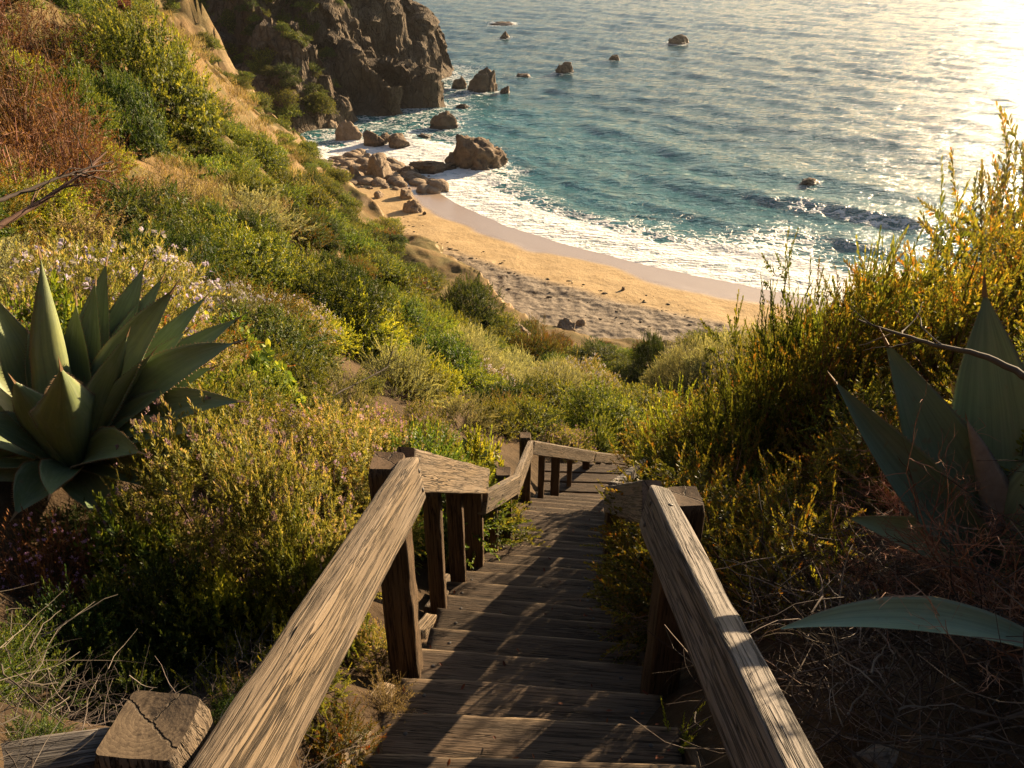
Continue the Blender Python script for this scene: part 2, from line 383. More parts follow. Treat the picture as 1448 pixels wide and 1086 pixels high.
me = mesh_np('hillside', V, grid_faces(len(gx), len(gy)), M_SOIL, smooth=True,
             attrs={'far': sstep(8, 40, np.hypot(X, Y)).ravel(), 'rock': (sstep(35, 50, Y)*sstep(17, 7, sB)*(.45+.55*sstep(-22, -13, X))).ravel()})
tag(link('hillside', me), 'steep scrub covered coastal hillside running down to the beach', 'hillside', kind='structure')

# ------------------------------------------------------------------ beach
bx = np.linspace(-70, 90, 520); by = np.linspace(20, 150, 520)
X, Y = np.meshgrid(bx, by); Z = beach_z(X, Y); sS, arc = shore_s(X, Y)
sF, _ = bluff(X, Y)
trod = sstep(-13., -7.5, sF+1.6*fbm(X*.13, Y*.13, seed=61)) * sstep(-9, -11, sS)*sstep(-16, 0, X)
cells = ridged(X*.75, Y*.75, octv=3, seed=62)
Z = Z+trod*(cells-.4)*.20+fbm(X*1.5, Y*1.5, seed=63)*.02*sstep(3, 8, -sS)
V = np.stack([X.ravel(), Y.ravel(), Z.ravel()], 1)
wob = fbm(X*.12, Y*.12, octv=3, seed=64)*1.6
wet = sstep(-3.9, -3.0, sS+wob)
s = NT('sand'); oc = s.coords('Object')
n1 = s.noise(oc, .5, 5, .6); n2 = s.noise(oc, 5, 5, .65); n3 = s.noise(oc, 1.6, 4, .6)
pk = s.n('ShaderNodeTexVoronoi', feature='SMOOTH_F1'); s.t.links.new(oc, pk.inputs['Vector']); pk.inputs['Scale'].default_value = 1.5; pk.inputs['Smoothness'].default_value = .6
pits = s.math('MULTIPLY', pk.outputs['Distance'], s.math('MULTIPLY', s.attr('trod'), 1.5))
dry = s.mix(s.ramp(n1, [(.3, 0.), (.7, 1.)]), (.35, .24, .118), (.42, .30, .157))
tr = s.mix(s.ramp(n2, [(.35, 0.), (.65, 1.)]), (.13, .105, .082), (.245, .20, .15))
weed = s.math('MULTIPLY', s.ramp(s.noise(s.coords('Object', (1., 1., 1.)), 1.9, 4, .7), [(.55, 0.), (.62, 1.)]), s.attr('weed'))
c = s.mix(s.attr('trod'), dry, tr); c = s.mix(weed, c, (.06, .04, .025))
c = s.mix(s.attr('wet'), c, (.30, .225, .165))
rg = s.math('MULTIPLY_ADD', s.attr('wet'), -.68, .92)
bmp = s.bump(s.math('ADD', pits, s.math('ADD', s.math('MULTIPLY', n2, .5), n3)), .9, .10)
mixn = s.n('ShaderNodeMix', data_type='VECTOR'); s.set(mixn.inputs[0], s.attr('wet')); s.t.links.new(bmp, mixn.inputs[4]); s.t.links.new(s.n('ShaderNodeNewGeometry').outputs['Normal'], mixn.inputs[5])
p = s.pbr(c, rg, mixn.outputs[1], .3); s.set(p.inputs['Specular IOR Level'], s.math('MULTIPLY_ADD', s.attr('wet'), .5, .12))
line = np.exp(-((sS+wob*.8+11.5)/1.1)**2)+.8*np.exp(-((sS+wob*1.2+14.5)/.8)**2)+.35*sstep(-8, -11, sS)
me = mesh_np('beach', V, grid_faces(520, 520), s.m, smooth=True, attrs={'trod': np.clip(trod, 0, 1).ravel(), 'wet': wet.ravel(), 'weed': np.clip(line, 0, 1).ravel()})
tag(link('beach', me), 'curved golden sand beach below the hillside', 'beach', kind='structure')

# ------------------------------------------------------------------ sea
ROCKS = [  # px centre, py waterline, px width, px height, label, name
    (714, 54, 17, 8, 'small dark rock alone far out near the top of the bay', 'sea_rock'),
    (958, 62, 27, 11, 'brown flat topped rock standing alone farthest out in the open sea', 'sea_rock'),
    (869, 86, 16, 6, 'little low rock between the lone far rock and the squarish one', 'sea_rock'),
    (797, 104, 25, 13, 'squarish brown rock in the water right of the tall sea stack', 'sea_rock'),
    (741, 110, 22, 5, 'flat dark rock barely above the water between stack and squarish rock', 'sea_rock'),
    (682, 130, 42, 31, 'tall rounded brown sea stack off the headland', 'sea_stack'),
    (651, 126, 24, 17, 'lower dark rock touching the left side of the tall sea stack', 'sea_rock'),
    (714, 133, 15, 10, 'small pointed rock just right of the tall sea stack', 'sea_rock'),
    (655, 153, 18, 6, 'small dark rock awash below the headland', 'sea_rock'),
    (629, 181, 42, 20, 'low dark rock at the end of the rocky ledge under the cliff', 'sea_rock'),
    (672, 240, 88, 42, 'largest dark craggy rock in the surf at the end of the beach', 'sea_rock'),
    (606, 245, 70, 13, 'low dark reef joining the beach to the largest rock', 'reef'),
    (1148, 262, 30, 8, 'low dark rock in the breaking wave far right of the beach', 'sea_rock'),
    (710, 35, 34, 3, 'thin dark reef just breaking the surface farthest up the bay', 'reef'),
    (598, 195, 22, 5, 'flat dark rock awash in the cove channel', 'sea_rock'),
]
RP = []
for px, py, wpx, hpx, lab, nm in ROCKS:
    p = at_z(px, py, 0.); RP.append((p[0], p[1], wpx*m_per_px(p)*.5))
RP = np.array(RP)
ny, nx = 720, 620
yy = 58*np.exp(np.linspace(0, math.log(6000/58.), ny)); u = np.linspace(-1, 1, nx); u = .55*u+.45*u**3
X = u[None]*(yy[:, None]*1.15+45)+.15*yy[:, None]; Y = np.repeat(yy[:, None], nx, 1)
sS, arc = shore_s(X, Y)
# straight-shore coordinate for the swell (crests parallel to the beach, sea side positive)
al = X*.68-Y*.74; sw = X*.74+Y*.68
bend = fbm(X*.02, Y*.02, octv=3, seed=71)*5+fbm(al*.05, sw*.02, octv=2, seed=77)*2.5
s0 = sS+bend*.5*sstep(3, 25, sS)
def crest(c, wdt, amp, steep=.55): 
    q = (s0-c)/wdt; return amp*np.where(q < 0, np.exp(-(q/steep)**2), np.exp(-q**2))
lumps = .55+.65*sstep(-.5, .5, noise(al*.035, s0*.012, seed=72))
Z = crest(29, 4.2, .95)*lumps*sstep(-75, -45, al)+crest(41, 4.5, .45)*(1.5-lumps)+crest(17, 3.0, .38)*lumps+crest(9.5, 2.2, .22)+crest(4.2, 1.3, .10)
far = sstep(30, 70, s0)
Z = Z+far*.20*np.sin((sw*.9+Y*.35+bend*2.0)*2*PI/13.)*(.6+.4*noise(X*.02, Y*.02, seed=73))
att = sstep(1.5, 16, sS)*np.clip(1-(Y-300)/1500, .25, 1)
Z = Z+att*(fbm(al*.11, sw*.30, octv=4, seed=74)*.40+fbm(X*.33, Y*.8, octv=2, seed=75)*.10)
Z = Z+.02*fbm(al*.5, sw*.8, seed=76)-.04*sstep(2, 0, sS)
ring = np.zeros_like(X)
for cx, cy, rr in RP:
    m = np.hypot(X-cx, (Y-cy-rr*.3)*.8)-rr
    ring = np.maximum(ring, np.exp(-np.clip(m, 0, 99)/(.8+.28*rr))*(.22+.36*sstep(.6, 4, rr)))
fo = sstep(19, 3, s0+fbm(al*.07, sw*.07, octv=3, seed=78)*9)*.84
fo = np.maximum(fo, sstep(2.6, .3, sS)); fo = np.maximum(fo, np.exp(-((s0-7.5-1.2*noise(al*.08, al*0, seed=79))/.9)**2)*.95)
fo = np.maximum(fo, crest(26.5, 2.2, .55)*lumps*sstep(-62, -40, al)*sstep(0, -30, al))
cliffprox = np.exp(-np.clip(np.hypot(np.minimum(X+14, 0)*0+np.clip(X+10, 0, 99), 0), 0, 99)/6.0)*sstep(108, 122, Y)*sstep(230, 190, Y)
fo = np.clip(np.maximum(np.maximum(fo, ring), cliffprox*.40), 0, 1)
shal = np.clip(np.exp(-np.clip(s0, 0, 999)/26.)+.35*np.exp(-((s0-34)/14)**2)+.4*cliffprox, 0, 1)
V = np.stack([X.ravel(), Y.ravel(), Z.ravel()], 1)
s = NT('sea_water'); oc = s.coords('Object')
def smap(sc, rot=0.):
    m = s.n('ShaderNodeMapping'); s.t.links.new(oc, m.inputs[0]); m.inputs['Scale'].default_value = sc; m.inputs['Rotation'].default_value = (0, 0, rot); return m.outputs[0]
a1 = s.noise(smap((.10, .26, .2), .45), 1., 5, .62, .4); a2 = s.noise(smap((.45, 1.1, 1), .3), 1., 4, .6, .3); a3 = s.noise(smap((2., 3.6, 2), .2), 1., 3, .6)
h = s.math('ADD', s.math('MULTIPLY', a1, 1.05), s.math('ADD', s.math('MULTIPLY', a2, .50), s.math('MULTIPLY', a3, .16)))
f1 = s.noise(smap((.30, .46, .4), .75), 1., 4, .62, .8); f2 = s.n('ShaderNodeTexVoronoi', feature='DISTANCE_TO_EDGE')
wv = s.n('ShaderNodeVectorMath', operation='ADD'); s.t.links.new(smap((.40, .62, .5), .75), wv.inputs[0])
nz = s.n('ShaderNodeTexNoise'); s.t.links.new(smap((1.2, 1.2, 1.2)), nz.inputs['Vector']); nz.inputs['Scale'].default_value = .8
sc_ = s.n('ShaderNodeVectorMath', operation='SCALE'); s.t.links.new(nz.outputs['Color'], sc_.inputs[0]); sc_.inputs['Scale'].default_value = 1.6; s.t.links.new(sc_.outputs[0], wv.inputs[1])
s.t.links.new(wv.outputs[0], f2.inputs['Vector']); f2.inputs['Scale'].default_value = 1.
lace = s.ramp(f2.outputs['Distance'], [(.0, 1.), (.20, 0.)])
fa = s.attr('foam')
fm = s.math('ADD', s.math('MULTIPLY', f1, .9), s.math('MULTIPLY', lace, .42)); 
fm = s.math('SUBTRACT', s.math('ADD', fm, s.math('MULTIPLY', fa, .95)), 1.02)
foam = s.ramp(fm, [(0., 0.), (.10, .45), (.34, 1.)])
deep = s.mix(s.attr('shal'), (.016, .062, .080), (.042, .17, .175))
deep = s.mix(s.ramp(a1, [(.35, 0.), (.65, .6)]), deep, (.024, .098, .112))
col = s.mix(foam, deep, (.78, .76, .72))
p = s.pbr(col, s.math('MULTIPLY_ADD', foam, .6, .13), s.bump(s.math('ADD', h, s.math('MULTIPLY', foam, .12)), 1., 1.0), .5)
p.inputs['IOR'].default_value = 1.33; M_SEA = s.m
me = mesh_np('sea', V, grid_faces(nx, ny), M_SEA, smooth=True, attrs={'foam': fo.ravel(), 'shal': shal.ravel()})
tag(link('sea', me), 'teal sea with swell and foam reaching past the bay', 'sea', kind='structure')

# ------------------------------------------------------------------ far cliffs
CLIFF = [(-150, 140), (-70, 136), (-44, 131), (-35, 130), (-30.5, 136), (-27.5, 140.5), (-26.5, 143.5), (-31, 148), (-23.5, 147), (-20.5, 147.5), (-19.5, 149), (-25, 155), (-17, 152.5), (-13.2, 152.5), (-12.2, 155), (-15, 160), (-25, 170), (-17, 178), (-13.5, 190), (-13.2, 197), (-17, 204), (-26, 216), (-70, 240), (-150, 250)]
gx = np.concatenate([np.linspace(-118, -50, 120), np.linspace(-49.6, -9, 230)]); gy = np.linspace(122, 232, 440)
X, Y = np.meshgrid(gx, gy)
d, _, arc = seg_dist(X, Y, CLIFF); sC = np.where(inside(X, Y, CLIFF+[(-400, 250), (-400, 140)]), d, -d)
jag = ridged(X*.11, Y*.11, octv=4, seed=81)*2.6-1.0+fbm(X*.4, Y*.4, octv=3, seed=82)*.9
s1 = sC+jag*sstep(.5, 6, sC)
ledge = 1+.35*noise(arc*.05, arc*0, seed=83)
Zc = np.where(s1 > 0, ledge*(1.8*np.minimum(s1, 5)+1.18*np.clip(s1-5, 0, 999)), s1*.8)
top = 46+12*noise(X*.03, Y*.03, seed=84)+(-X-30)*.25
Zc = np.where(Zc > top, top+(Zc-top)*.18, Zc)
ter = Zc*.16; Zc = Zc+sstep(1, 6, Zc)*(np.sin(ter*2*PI*.5+noise(X*.1, Y*.1, seed=85)*3)*1.1+fbm(X*.23, Y*.23, Zc*.16, octv=4, seed=86)*3.2)
Zc = np.maximum(Zc, -2.0)
nxg = len(gx)
V = np.stack([X, Y, Zc], 2)
gX = np.gradient(V, axis=1); gY = np.gradient(V, axis=0); N = np.cross(gX, gY); N /= np.linalg.norm(N, axis=2, keepdims=True)+1e-9
dd = crags(X*.13, Y*.13, Zc*.06, 5)*2.4+crags(X*.32, Y*.32, Zc*.16, 6)*.8+crags(X*.9, Y*.9, Zc*.5, 7)*.25+(ridged(X*.22, Y*.22, Zc*.12, octv=5, seed=87)-.45)*.6+(ridged(X*.075, Y*.075, Zc*.025, octv=2, seed=88)-.4)*3.6
V = V+N*(dd*sstep(0, 4, Zc))[..., None]
s = NT('cliff_rock'); oc = s.coords('Object'); geo = s.n('ShaderNodeNewGeometry'); sx = s.n('ShaderNodeSeparateXYZ'); s.t.links.new(geo.outputs['Normal'], sx.inputs[0]); pz = s.n('ShaderNodeSeparateXYZ'); s.t.links.new(oc, pz.inputs[0])
n1 = s.noise(oc, .12, 6, .62); n2 = s.noise(oc, .7, 6, .66); n3 = s.noise(oc, 3.2, 5, .65)
mp = s.n('ShaderNodeMapping'); s.t.links.new(oc, mp.inputs[0]); mp.inputs['Scale'].default_value = (.5, .5, .16); mp.inputs['Rotation'].default_value = (.3, .25, 0)
v1 = s.noise(mp.outputs[0], .9, 6, .66, .5)
c = s.mix(s.ramp(n2, [(.33, 0.), (.67, 1.)]), (.25, .175, .105), (.50, .37, .24))
c = s.mix(s.ramp(v1, [(.40, 0.), (.60, .75)]), c, (.54, .44, .31)); c = s.mix(s.ramp(n1, [(.50, 0.), (.64, .65)]), c, (.14, .10, .062))
vor = s.n('ShaderNodeTexVoronoi', feature='DISTANCE_TO_EDGE'); s.t.links.new(mp.outputs[0], vor.inputs['Vector']); vor.inputs['Scale'].default_value = 1.3
ck = s.ramp(vor.outputs['Distance'], [(0., 0.), (.07, 1.)])
c = s.mix(s.math('MULTIPLY', s.math('SUBTRACT', 1., ck), .5), c, (.09, .06, .04))
gm = s.math('ADD', s.math('MULTIPLY', sx.outputs[2], .9), s.math('ADD', s.math('MULTIPLY', n1, 1.1), s.math('MULTIPLY', n3, .35)))
gm = s.math('ADD', gm, s.math('MULTIPLY', s.attr('veg'), .55))
grn = s.ramp(gm, [(1.30, 0.), (1.42, 1.)]); 
c = s.mix(grn, c, s.mix(n3, (.028, .036, .010), (.085, .080, .022)))
wetl = s.ramp(s.math('ADD', pz.outputs[2], n2), [(1.0, 1.), (2.6, 0.)])
c = s.mix(s.math('MULTIPLY', wetl, .75), c, (.055, .042, .032))
vo2 = s.n('ShaderNodeTexVoronoi', feature='DISTANCE_TO_EDGE'); s.t.links.new(mp.outputs[0], vo2.inputs['Vector']); vo2.inputs['Scale'].default_value = 4.2
ck2 = s.ramp(vo2.outputs['Distance'], [(0., 0.), (.10, 1.)])
vo3 = s.n('ShaderNodeTexVoronoi', feature='F1'); s.t.links.new(mp.outputs[0], vo3.inputs['Vector']); vo3.inputs['Scale'].default_value = 2.1
bl = s.n('ShaderNodeSeparateColor'); s.t.links.new(vo3.outputs['Color'], bl.inputs[0])
c = s.mix(s.math('MULTIPLY', s.math('SUBTRACT', 1., ck2), .35), c, (.08, .055, .035))
c = s.mix(.35, c, s.mix(bl.outputs[0], (.12, .08, .05), (.40, .30, .19))) if False else c
hh = s.math('ADD', s.math('ADD', n2, s.math('MULTIPLY', n3, .45)), s.math('ADD', s.math('MULTIPLY', ck, .5), s.math('ADD', s.math('MULTIPLY', ck2, .22), s.math('MULTIPLY', bl.outputs[1], .55))))
s.pbr(c, .9, s.bump(hh, 1., 1.15), .15); M_CLIFF = s.m
VC, gxC, gyC = V, gx, gy
veg = np.clip(sstep(-30, -40, X+.12*(Zc))*sstep(175, 140, Y)+sstep(20, 40, Zc)*.5, 0, 1)
me = mesh_np('cliff', V.reshape(-1, 3), grid_faces(nxg, len(gy)), M_CLIFF, smooth=False, attrs={'veg': veg.ravel()})
tag(link('cliff', me), 'buttressed ochre sea cliff with green gullies at the far end of the cove', 'cliff', kind='structure')

# ------------------------------------------------------------------ boulders and sea rocks
def ico(sub):
    bm = bmesh.new(); bmesh.ops.create_icosphere(bm, subdivisions=sub, radius=1.)
    v = np.array([q.co[:] for q in bm.verts]); f = np.array([[q.index for q in fc.verts] for fc in bm.faces]); bm.free(); return v, f
ICO5, ICO4 = ico(5), ico(4)
def rock_mesh(nm, seed, size, mat, rough=.3, cuts=14, hi=True):
    r = np.random.default_rng(seed); v, f = ICO5 if hi else ICO4; v = v.copy()
    for k in range(cuts):
        n = r.normal(size=3); n[2] = n[2]*.7+.15; n /= np.linalg.norm(n); dd = r.uniform(.62, .95)
        pr = v@n; v -= np.maximum(0, pr-dd)[:, None]*n*.92
    o = r.uniform(0, 90, 3)
    q = v*1.3+o
    v = v*(1+rough*.55*fbm(q[:, 0], q[:, 1], q[:, 2], octv=3, seed=seed)+rough*.22*(ridged(q[:, 0]*2.3, q[:, 1]*2.3, q[:, 2]*2.3, octv=4, seed=seed+3)-.5)+rough*.55*crags(q[:, 0]*1.1, q[:, 1]*1.1, q[:, 2]*1.1, seed)+rough*.22*crags(q[:, 0]*2.6, q[:, 1]*2.6, q[:, 2]*2.6, seed+50))[:, None]
    v = v*np.array(size)
    return mesh_np(nm, v, f, mat, smooth=True)
def rock_mat(nm, a, b, dark, wetz=None):
    s = NT(nm); oc = s.coords('Object'); n2 = s.noise(oc, .9, 6, .66); n3 = s.noise(oc, 4.5, 5, .65); ob = s.n('ShaderNodeObjectInfo')
    c = s.mix(s.ramp(n2, [(.35, 0.), (.65, 1.)]), a, b); c = s.mix(s.ramp(n3, [(.48, 0.), (.72, .6)]), c, dark)
    g = s.n('ShaderNodeNewGeometry'); z = s.n('ShaderNodeSeparateXYZ'); s.t.links.new(g.outputs['Position'], z.inputs[0])
    rg = .88
    if wetz:
        wz = s.ramp(s.math('ADD', z.outputs[2], s.math('MULTIPLY', n2, .8)), [(wetz*.6, 1.), (wetz, 0.)])
        c = s.mix(s.math('MULTIPLY', wz, .7), c, tuple(q*.5 for q in dark)); rg = s.math('MULTIPLY_ADD', wz, -.45, .88)
    s.pbr(c, rg, s.bump(s.math('ADD', n2, s.math('MULTIPLY', n3, .4)), 1., .35), .25); return s.m
M_SEAROCK = rock_mat('sea_rock_stone', (.095, .065, .042), (.21, .145, .09), (.045, .034, .026), 1.3)
M_BOULD = rock_mat('beach_stone', (.18, .13, .085), (.31, .235, .16), (.10, .072, .05))
for k, (px, py, wpx, hpx, lab, nm) in enumerate(ROCKS):
    p = at_z(px, py, 0.); m = m_per_px(p); wd = wpx*m*.5; hh = hpx*m*1.02
    big = wpx > 60 and hpx > 20
    me = rock_mesh(nm, 100+k, (wd*1.12, wd*(.75 if hpx > 12 else .9), hh*1.22), M_SEAROCK, .42 if big else .34, 16)
    o = link(nm, me); o.location = (p[0], p[1]+wd*.5, -hh*.16); o.rotation_euler = (0, 0, 0); tag(o, lab, 'rock', 'rocks in the sea')
BOULD = [
    (492, 196, 36, 26, 'big pale smooth boulder at the foot of the far cliff'), (536, 252, 40, 30, 'big rounded brown boulder where the sand begins'),
    (527, 203, 34, 20, 'dark boulder right of the big pale one at the cliff foot'), (562, 205, 38, 17, 'long dark boulder by the cove channel'),
    (500, 254, 26, 18, 'tan boulder left of the rounded brown boulder'), (517, 246, 22, 14, 'small grey boulder wedged behind the rounded brown boulder'),
    (573, 279, 26, 14, 'upper of two tan boulders alone on the sand'), (583, 300, 26, 16, 'lower of two tan boulders alone on the sand'),
    (535, 281, 16, 9, 'little pointed rock on the sand nearest the bluff'), (520, 222, 18, 8, 'flat stone among the cove shingle'),
    (548, 226, 15, 7, 'brown stone among the cove shingle beside the water'), (470, 178, 20, 12, 'pale stone in the shade of the cliff foot'),
    (600, 303, 6, 4, 'tiny dark stone right of the lower tan boulder'), (881, 412, 7, 5, 'tiny dark stone alone on the open sand'),
    (800, 478, 30, 13, 'tan half buried boulder at the back of the beach'), (822, 470, 16, 8, 'smaller stone beside the half buried boulder'), (735, 482, 36, 26, 'grey boulder below the bluff among the bushes'),
    (575, 244, 30, 11, 'dark wet boulder beside the reef'), (545, 199, 26, 12, 'brown boulder squeezed between the two dark cliff foot boulders'),
]
for k, (px, py, wpx, hpx, lab) in enumerate(BOULD):
    p = on_hill(px, py) if k == 16 else at_z(px, py, .4); m = m_per_px(p); wd = wpx*m*.5; hh = hpx*m
    z0 = p[2] if k == 16 else float(beach_z(p[0], p[1])); z0 = max(z0, 0)
    me = rock_mesh('boulder', 300+k, (wd*1.1, wd*.85, hh*.95), M_SEAROCK if 'dark' in lab else M_BOULD, .22, 12, wpx > 20)
    o = link('boulder', me); o.location = (p[0], p[1]+wd*.4, z0+hh*.10); o.rotation_euler = (0, 0, k*1.3); tag(o, lab, 'boulder', 'boulders on the beach')
# shingle and rubble of the cove: uncountable, one object
def merge(parts, T):
    Vs, Ts, o = [], [], 0
    for v in parts: Vs.append(v); Ts.append(T+o); o += len(v)
    return np.concatenate(Vs), np.concatenate(Ts)
v3, f3 = ico(2); parts = []; r = np.random.default_rng(31)
for k in range(2600):
    px, py = r.uniform(440, 640), r.uniform(140, 268)
    edge = 470+(268-py)*.0
    p = at_z(px, py, .3)
    s_, _ = shore_s(p[0], p[1])
    if s_ > 3.5*r.random(): continue
    if p[0] < -34 or (py > 255 and r.random() < .7): continue
    sz = .22+1.1*r.random()**4
    q = v3+r.uniform(0, 50, 3); a = v3*(1+.35*fbm(q[:, 0]*1.2, q[:, 1]*1.2, q[:, 2]*1.2, octv=2, seed=k))[:, None]*np.array([sz*r.uniform(.8, 1.4), sz, sz*r.uniform(.4, .8)])
    c_, s2 = math.cos(k), math.sin(k); a = np.stack([a[:, 0]*c_-a[:, 1]*s2, a[:, 0]*s2+a[:, 1]*c_, a[:, 2]], 1)
    parts.append(a+np.array([p[0], p[1], max(0, float(beach_z(p[0], p[1])))+sz*.1]))
V, T = merge(parts, f3)
tag(link('rubble', mesh_np('rubble', V, T, M_BOULD, smooth=True)), 'loose brown shingle and rubble filling the cove under the cliff', 'rubble', kind='stuff')
# ------------------------------------------------------------------ timber
M_WARM = wood_mat('weathered_rail_wood', (.205, .150, .094), (.070, .047, .030), (.155, .122, .090), 1.3)
M_GREY = wood_mat('silvered_rail_wood', (.20, .172, .146), (.068, .056, .046), (.15, .136, .122), 1.4)
M_POST = wood_mat('post_wood', (.145, .092, .052), (.05, .032, .019), (.10, .07, .044), .9)
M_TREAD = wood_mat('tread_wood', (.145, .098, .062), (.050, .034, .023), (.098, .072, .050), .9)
s = NT('iron'); s.pbr((.03, .025, .022), .6, None, .5); M_IRON = s.m
def beam(name, p0, p1, w, h, mat, parent, up=(0, 0, 1), bevel=.012, rough=.006, seg=.05, seed=None, taper=1., bolts=(), chamf0=0., chamf1=0., sun_edge=None):
    """a squared timber from p0 to p1 (axis through its middle), w across and h along 'up', with worn edges."""
    p0, p1 = Vector([float(q) for q in p0]), Vector([float(q) for q in p1]); L = (p1-p0).length; ax = (p1-p0)/L
    upv = Vector(up); upv = (upv-ax*upv.dot(ax)).normalized(); sd_ = upv.cross(ax)
    n = max(4, int(L/seg)); xs = np.linspace(0, L, n)
    k = 4; prof = []
    b = bevel
    for cx, cy, a0 in ((w/2-b, h/2-b, 0), (-w/2+b, h/2-b, PI/2), (-w/2+b, -h/2+b, PI), (w/2-b, -h/2+b, 1.5*PI)):
        for j in range(k): a = a0+PI/2*j/(k-1); prof.append((cx+b*math.cos(a), cy+b*math.sin(a)))
    # points along the flats so that the noise can work on them
    P = []
    for a, c in zip(prof, prof[1:]+prof[:1]):
        P.append(a); dl = math.hypot(c[0]-a[0], c[1]-a[1]); m = int(dl/.025)
        for j in range(1, m): P.append((a[0]+(c[0]-a[0])*j/m, a[1]+(c[1]-a[1])*j/m))
    P = np.array(P); nc = len(P)
    sd0 = (abs(hash((round(p0[0]*997), round(p1[1]*991), round(L*983)))) % 9999) if seed is None else seed
    Xs = np.repeat(xs[:, None], nc, 1); Yp = np.repeat(P[None, :, 0], n, 0); Zp = np.repeat(P[None, :, 1], n, 0)
    edge = np.clip(1-np.minimum(w/2-np.abs(Yp), h/2-np.abs(Zp))/.03, 0, 1)*np.clip(1-np.maximum(w/2-np.abs(Yp), h/2-np.abs(Zp))/.05, 0, 1)
    d = fbm(Xs*2.2+sd0, Yp*9, Zp*9, octv=3, seed=sd0 % 97)*rough
    chip = np.clip(noise(Xs*6+sd0, Yp*14, Zp*14, seed=5)-.15, 0, 1)*edge*rough*2.6
    rr = np.hypot(Yp, Zp)+1e-6; fac = 1+(d-chip)/rr
    tp = np.ones(n)
    if chamf0: tp = np.minimum(tp, 1-chamf0*np.clip(1-xs/.035, 0, 1)**1.0)
    if chamf1: tp = np.minimum(tp, 1-chamf1*np.clip(1-(L-xs)/.035, 0, 1)**1.0)
    tp = tp*np.linspace(1, taper, n)
    Yp = Yp*fac*tp[:, None]; Zp = Zp*fac*tp[:, None]
    V = np.stack([Xs.ravel(), Yp.ravel(), Zp.ravel()], 1); T = []
    i = np.arange(nc); j = (i+1) % nc
    for q in range(n-1): T.append(np.stack([q*nc+i, q*nc+j, (q+1)*nc+j, (q+1)*nc+i], 1))
    T = np.concatenate(T)
    c0, c1 = len(V), len(V)+1; V = np.vstack([V, [[0, 0, 0]], [[L, 0, 0]]])
    caps = np.concatenate([np.stack([np.full(nc, c0), j, i, i], 1), np.stack([np.full(nc, c1), (n-1)*nc+i, (n-1)*nc+j, (n-1)*nc+j], 1)])
    bm = bmesh.new(); vs = [bm.verts.new(v) for v in V]; bm.verts.ensure_lookup_table()
    for q in T: bm.faces.new([vs[a] for a in q]).smooth = True
    for q in caps: bm.faces.new([vs[q[0]], vs[q[1]], vs[q[2]]])
    me = bpy.data.meshes.new(name); bm.to_mesh(me); bm.free(); me.materials.append(mat)
    if sun_edge is not None:
        wv = np.zeros(len(V)); wv[:n*nc] = (sstep(.030, .004, np.abs(np.repeat(P[None, :, 0], n, 0)-sun_edge*w/2))*sstep(0, h*.3, np.repeat(P[None, :, 1], n, 0))*(.55+.6*noise(Xs*5+sd0, Xs*0, seed=2))).ravel()
        me.attributes.new('sun_edge', 'FLOAT', 'POINT').data.foreach_set('value', np.clip(wv, 0, 1).astype(np.float32))  # mask of the painted sun highlight on the nosing
    R = Matrix((ax, sd_, upv)).transposed().to_4x4(); R.translation = p0
    o = link(name, me)
    if parent is not None:
        o.parent = parent; R = Matrix.Translation(-Vector(parent.location)) @ R
    o.matrix_local = R
    for (bx_, by_, bz_, nrm) in bolts:     # bolt heads: small domed discs in the timber's own frame
        bb = bmesh.new(); bmesh.ops.create_uvsphere(bb, u_segments=12, v_segments=6, radius=.011)
        for v in bb.verts:
            if nrm: v.co.z *= .35
            else: v.co.y *= .45
        bmesh.ops.translate(bb, verts=bb.verts, vec=(bx_, by_, bz_)); bme = bpy.data.meshes.new('bolt'); bb.to_mesh(bme); bb.free(); bme.materials.append(M_IRON)
        link('bolt', bme, o)
    return o

# ------------------------------------------------------------------ staircase
def edges(y):        # left and right edge of the flight at forward distance y
    t = sstep(4.3, 9.9, y)
    xl = -.58+.03*y*0+np.interp(y, [0, 2.3, 3.5, 5.0, 5.8, 6.4, 7.8, 9.4, 10.2], [-.60, -.57, -.47, -.42, -.22, -.06, .12, .36, .42])
    xl = np.interp(y, [-2, 0, 2.3, 3.5, 5.0, 5.8, 6.4, 7.8, 9.4, 10.2], [-.62, -.60, -.57, -.47, -.42, -.22, -.06, .12, .34, .42])
    xr = np.interp(y, [-2, 0, 2.3, 3.0, 3.6, 5.0, 6.4, 7.8, 9.4, 10.2], [.68, .68, .68, .70, .66, .72, .90, 1.08, 1.36, 1.6])
    return float(xl), float(xr)
stair = thing('wooden_staircase', 'weathered wooden staircase with shaded plank treads running down the slope towards the beach', 'staircase', (0, 0, stair_z(0)))
STEP = .36; rs = np.random.default_rng(11)
ys = [-.9+STEP*k for k in range(32)]
for k, y in enumerate(ys):
    if y > 9.85: break
    yf = y+STEP                       # nosing (far, lower edge): the tread lies level
    z = stair_z(yf)+.0
    xl, xr = edges(y+STEP*.5); sk = .035*math.sin(k*1.7)
    tilt = -.10*sstep(1, 3, y)        # treads run down-slope slightly askew as in the photo
    jl, jr = rs.uniform(-.03, .03, 2)
    zz = z-.035+rs.uniform(-.008, .008)
    cy = y+STEP*.5+.015
    a = (xl-.05+jl, cy+.02-tilt*.5, zz); b = (xr+.06+jr, cy-.02+tilt*.5, zz+rs.uniform(-.012, .012))
    beam('tread', a, b, STEP+.05, .07, M_TREAD, stair, up=(0, rs.uniform(-.05, .03), 1), bevel=.020, rough=.008, seg=.05, seed=k*13+1, sun_edge=1, bolts=[(u_+rs.uniform(-.01, .01), v_+rs.uniform(-.015, .015), .035, 1) for u_ in (.14, xr-xl-.05) for v_ in (-.10, .09)] if y > .8 and y < 7 else ())
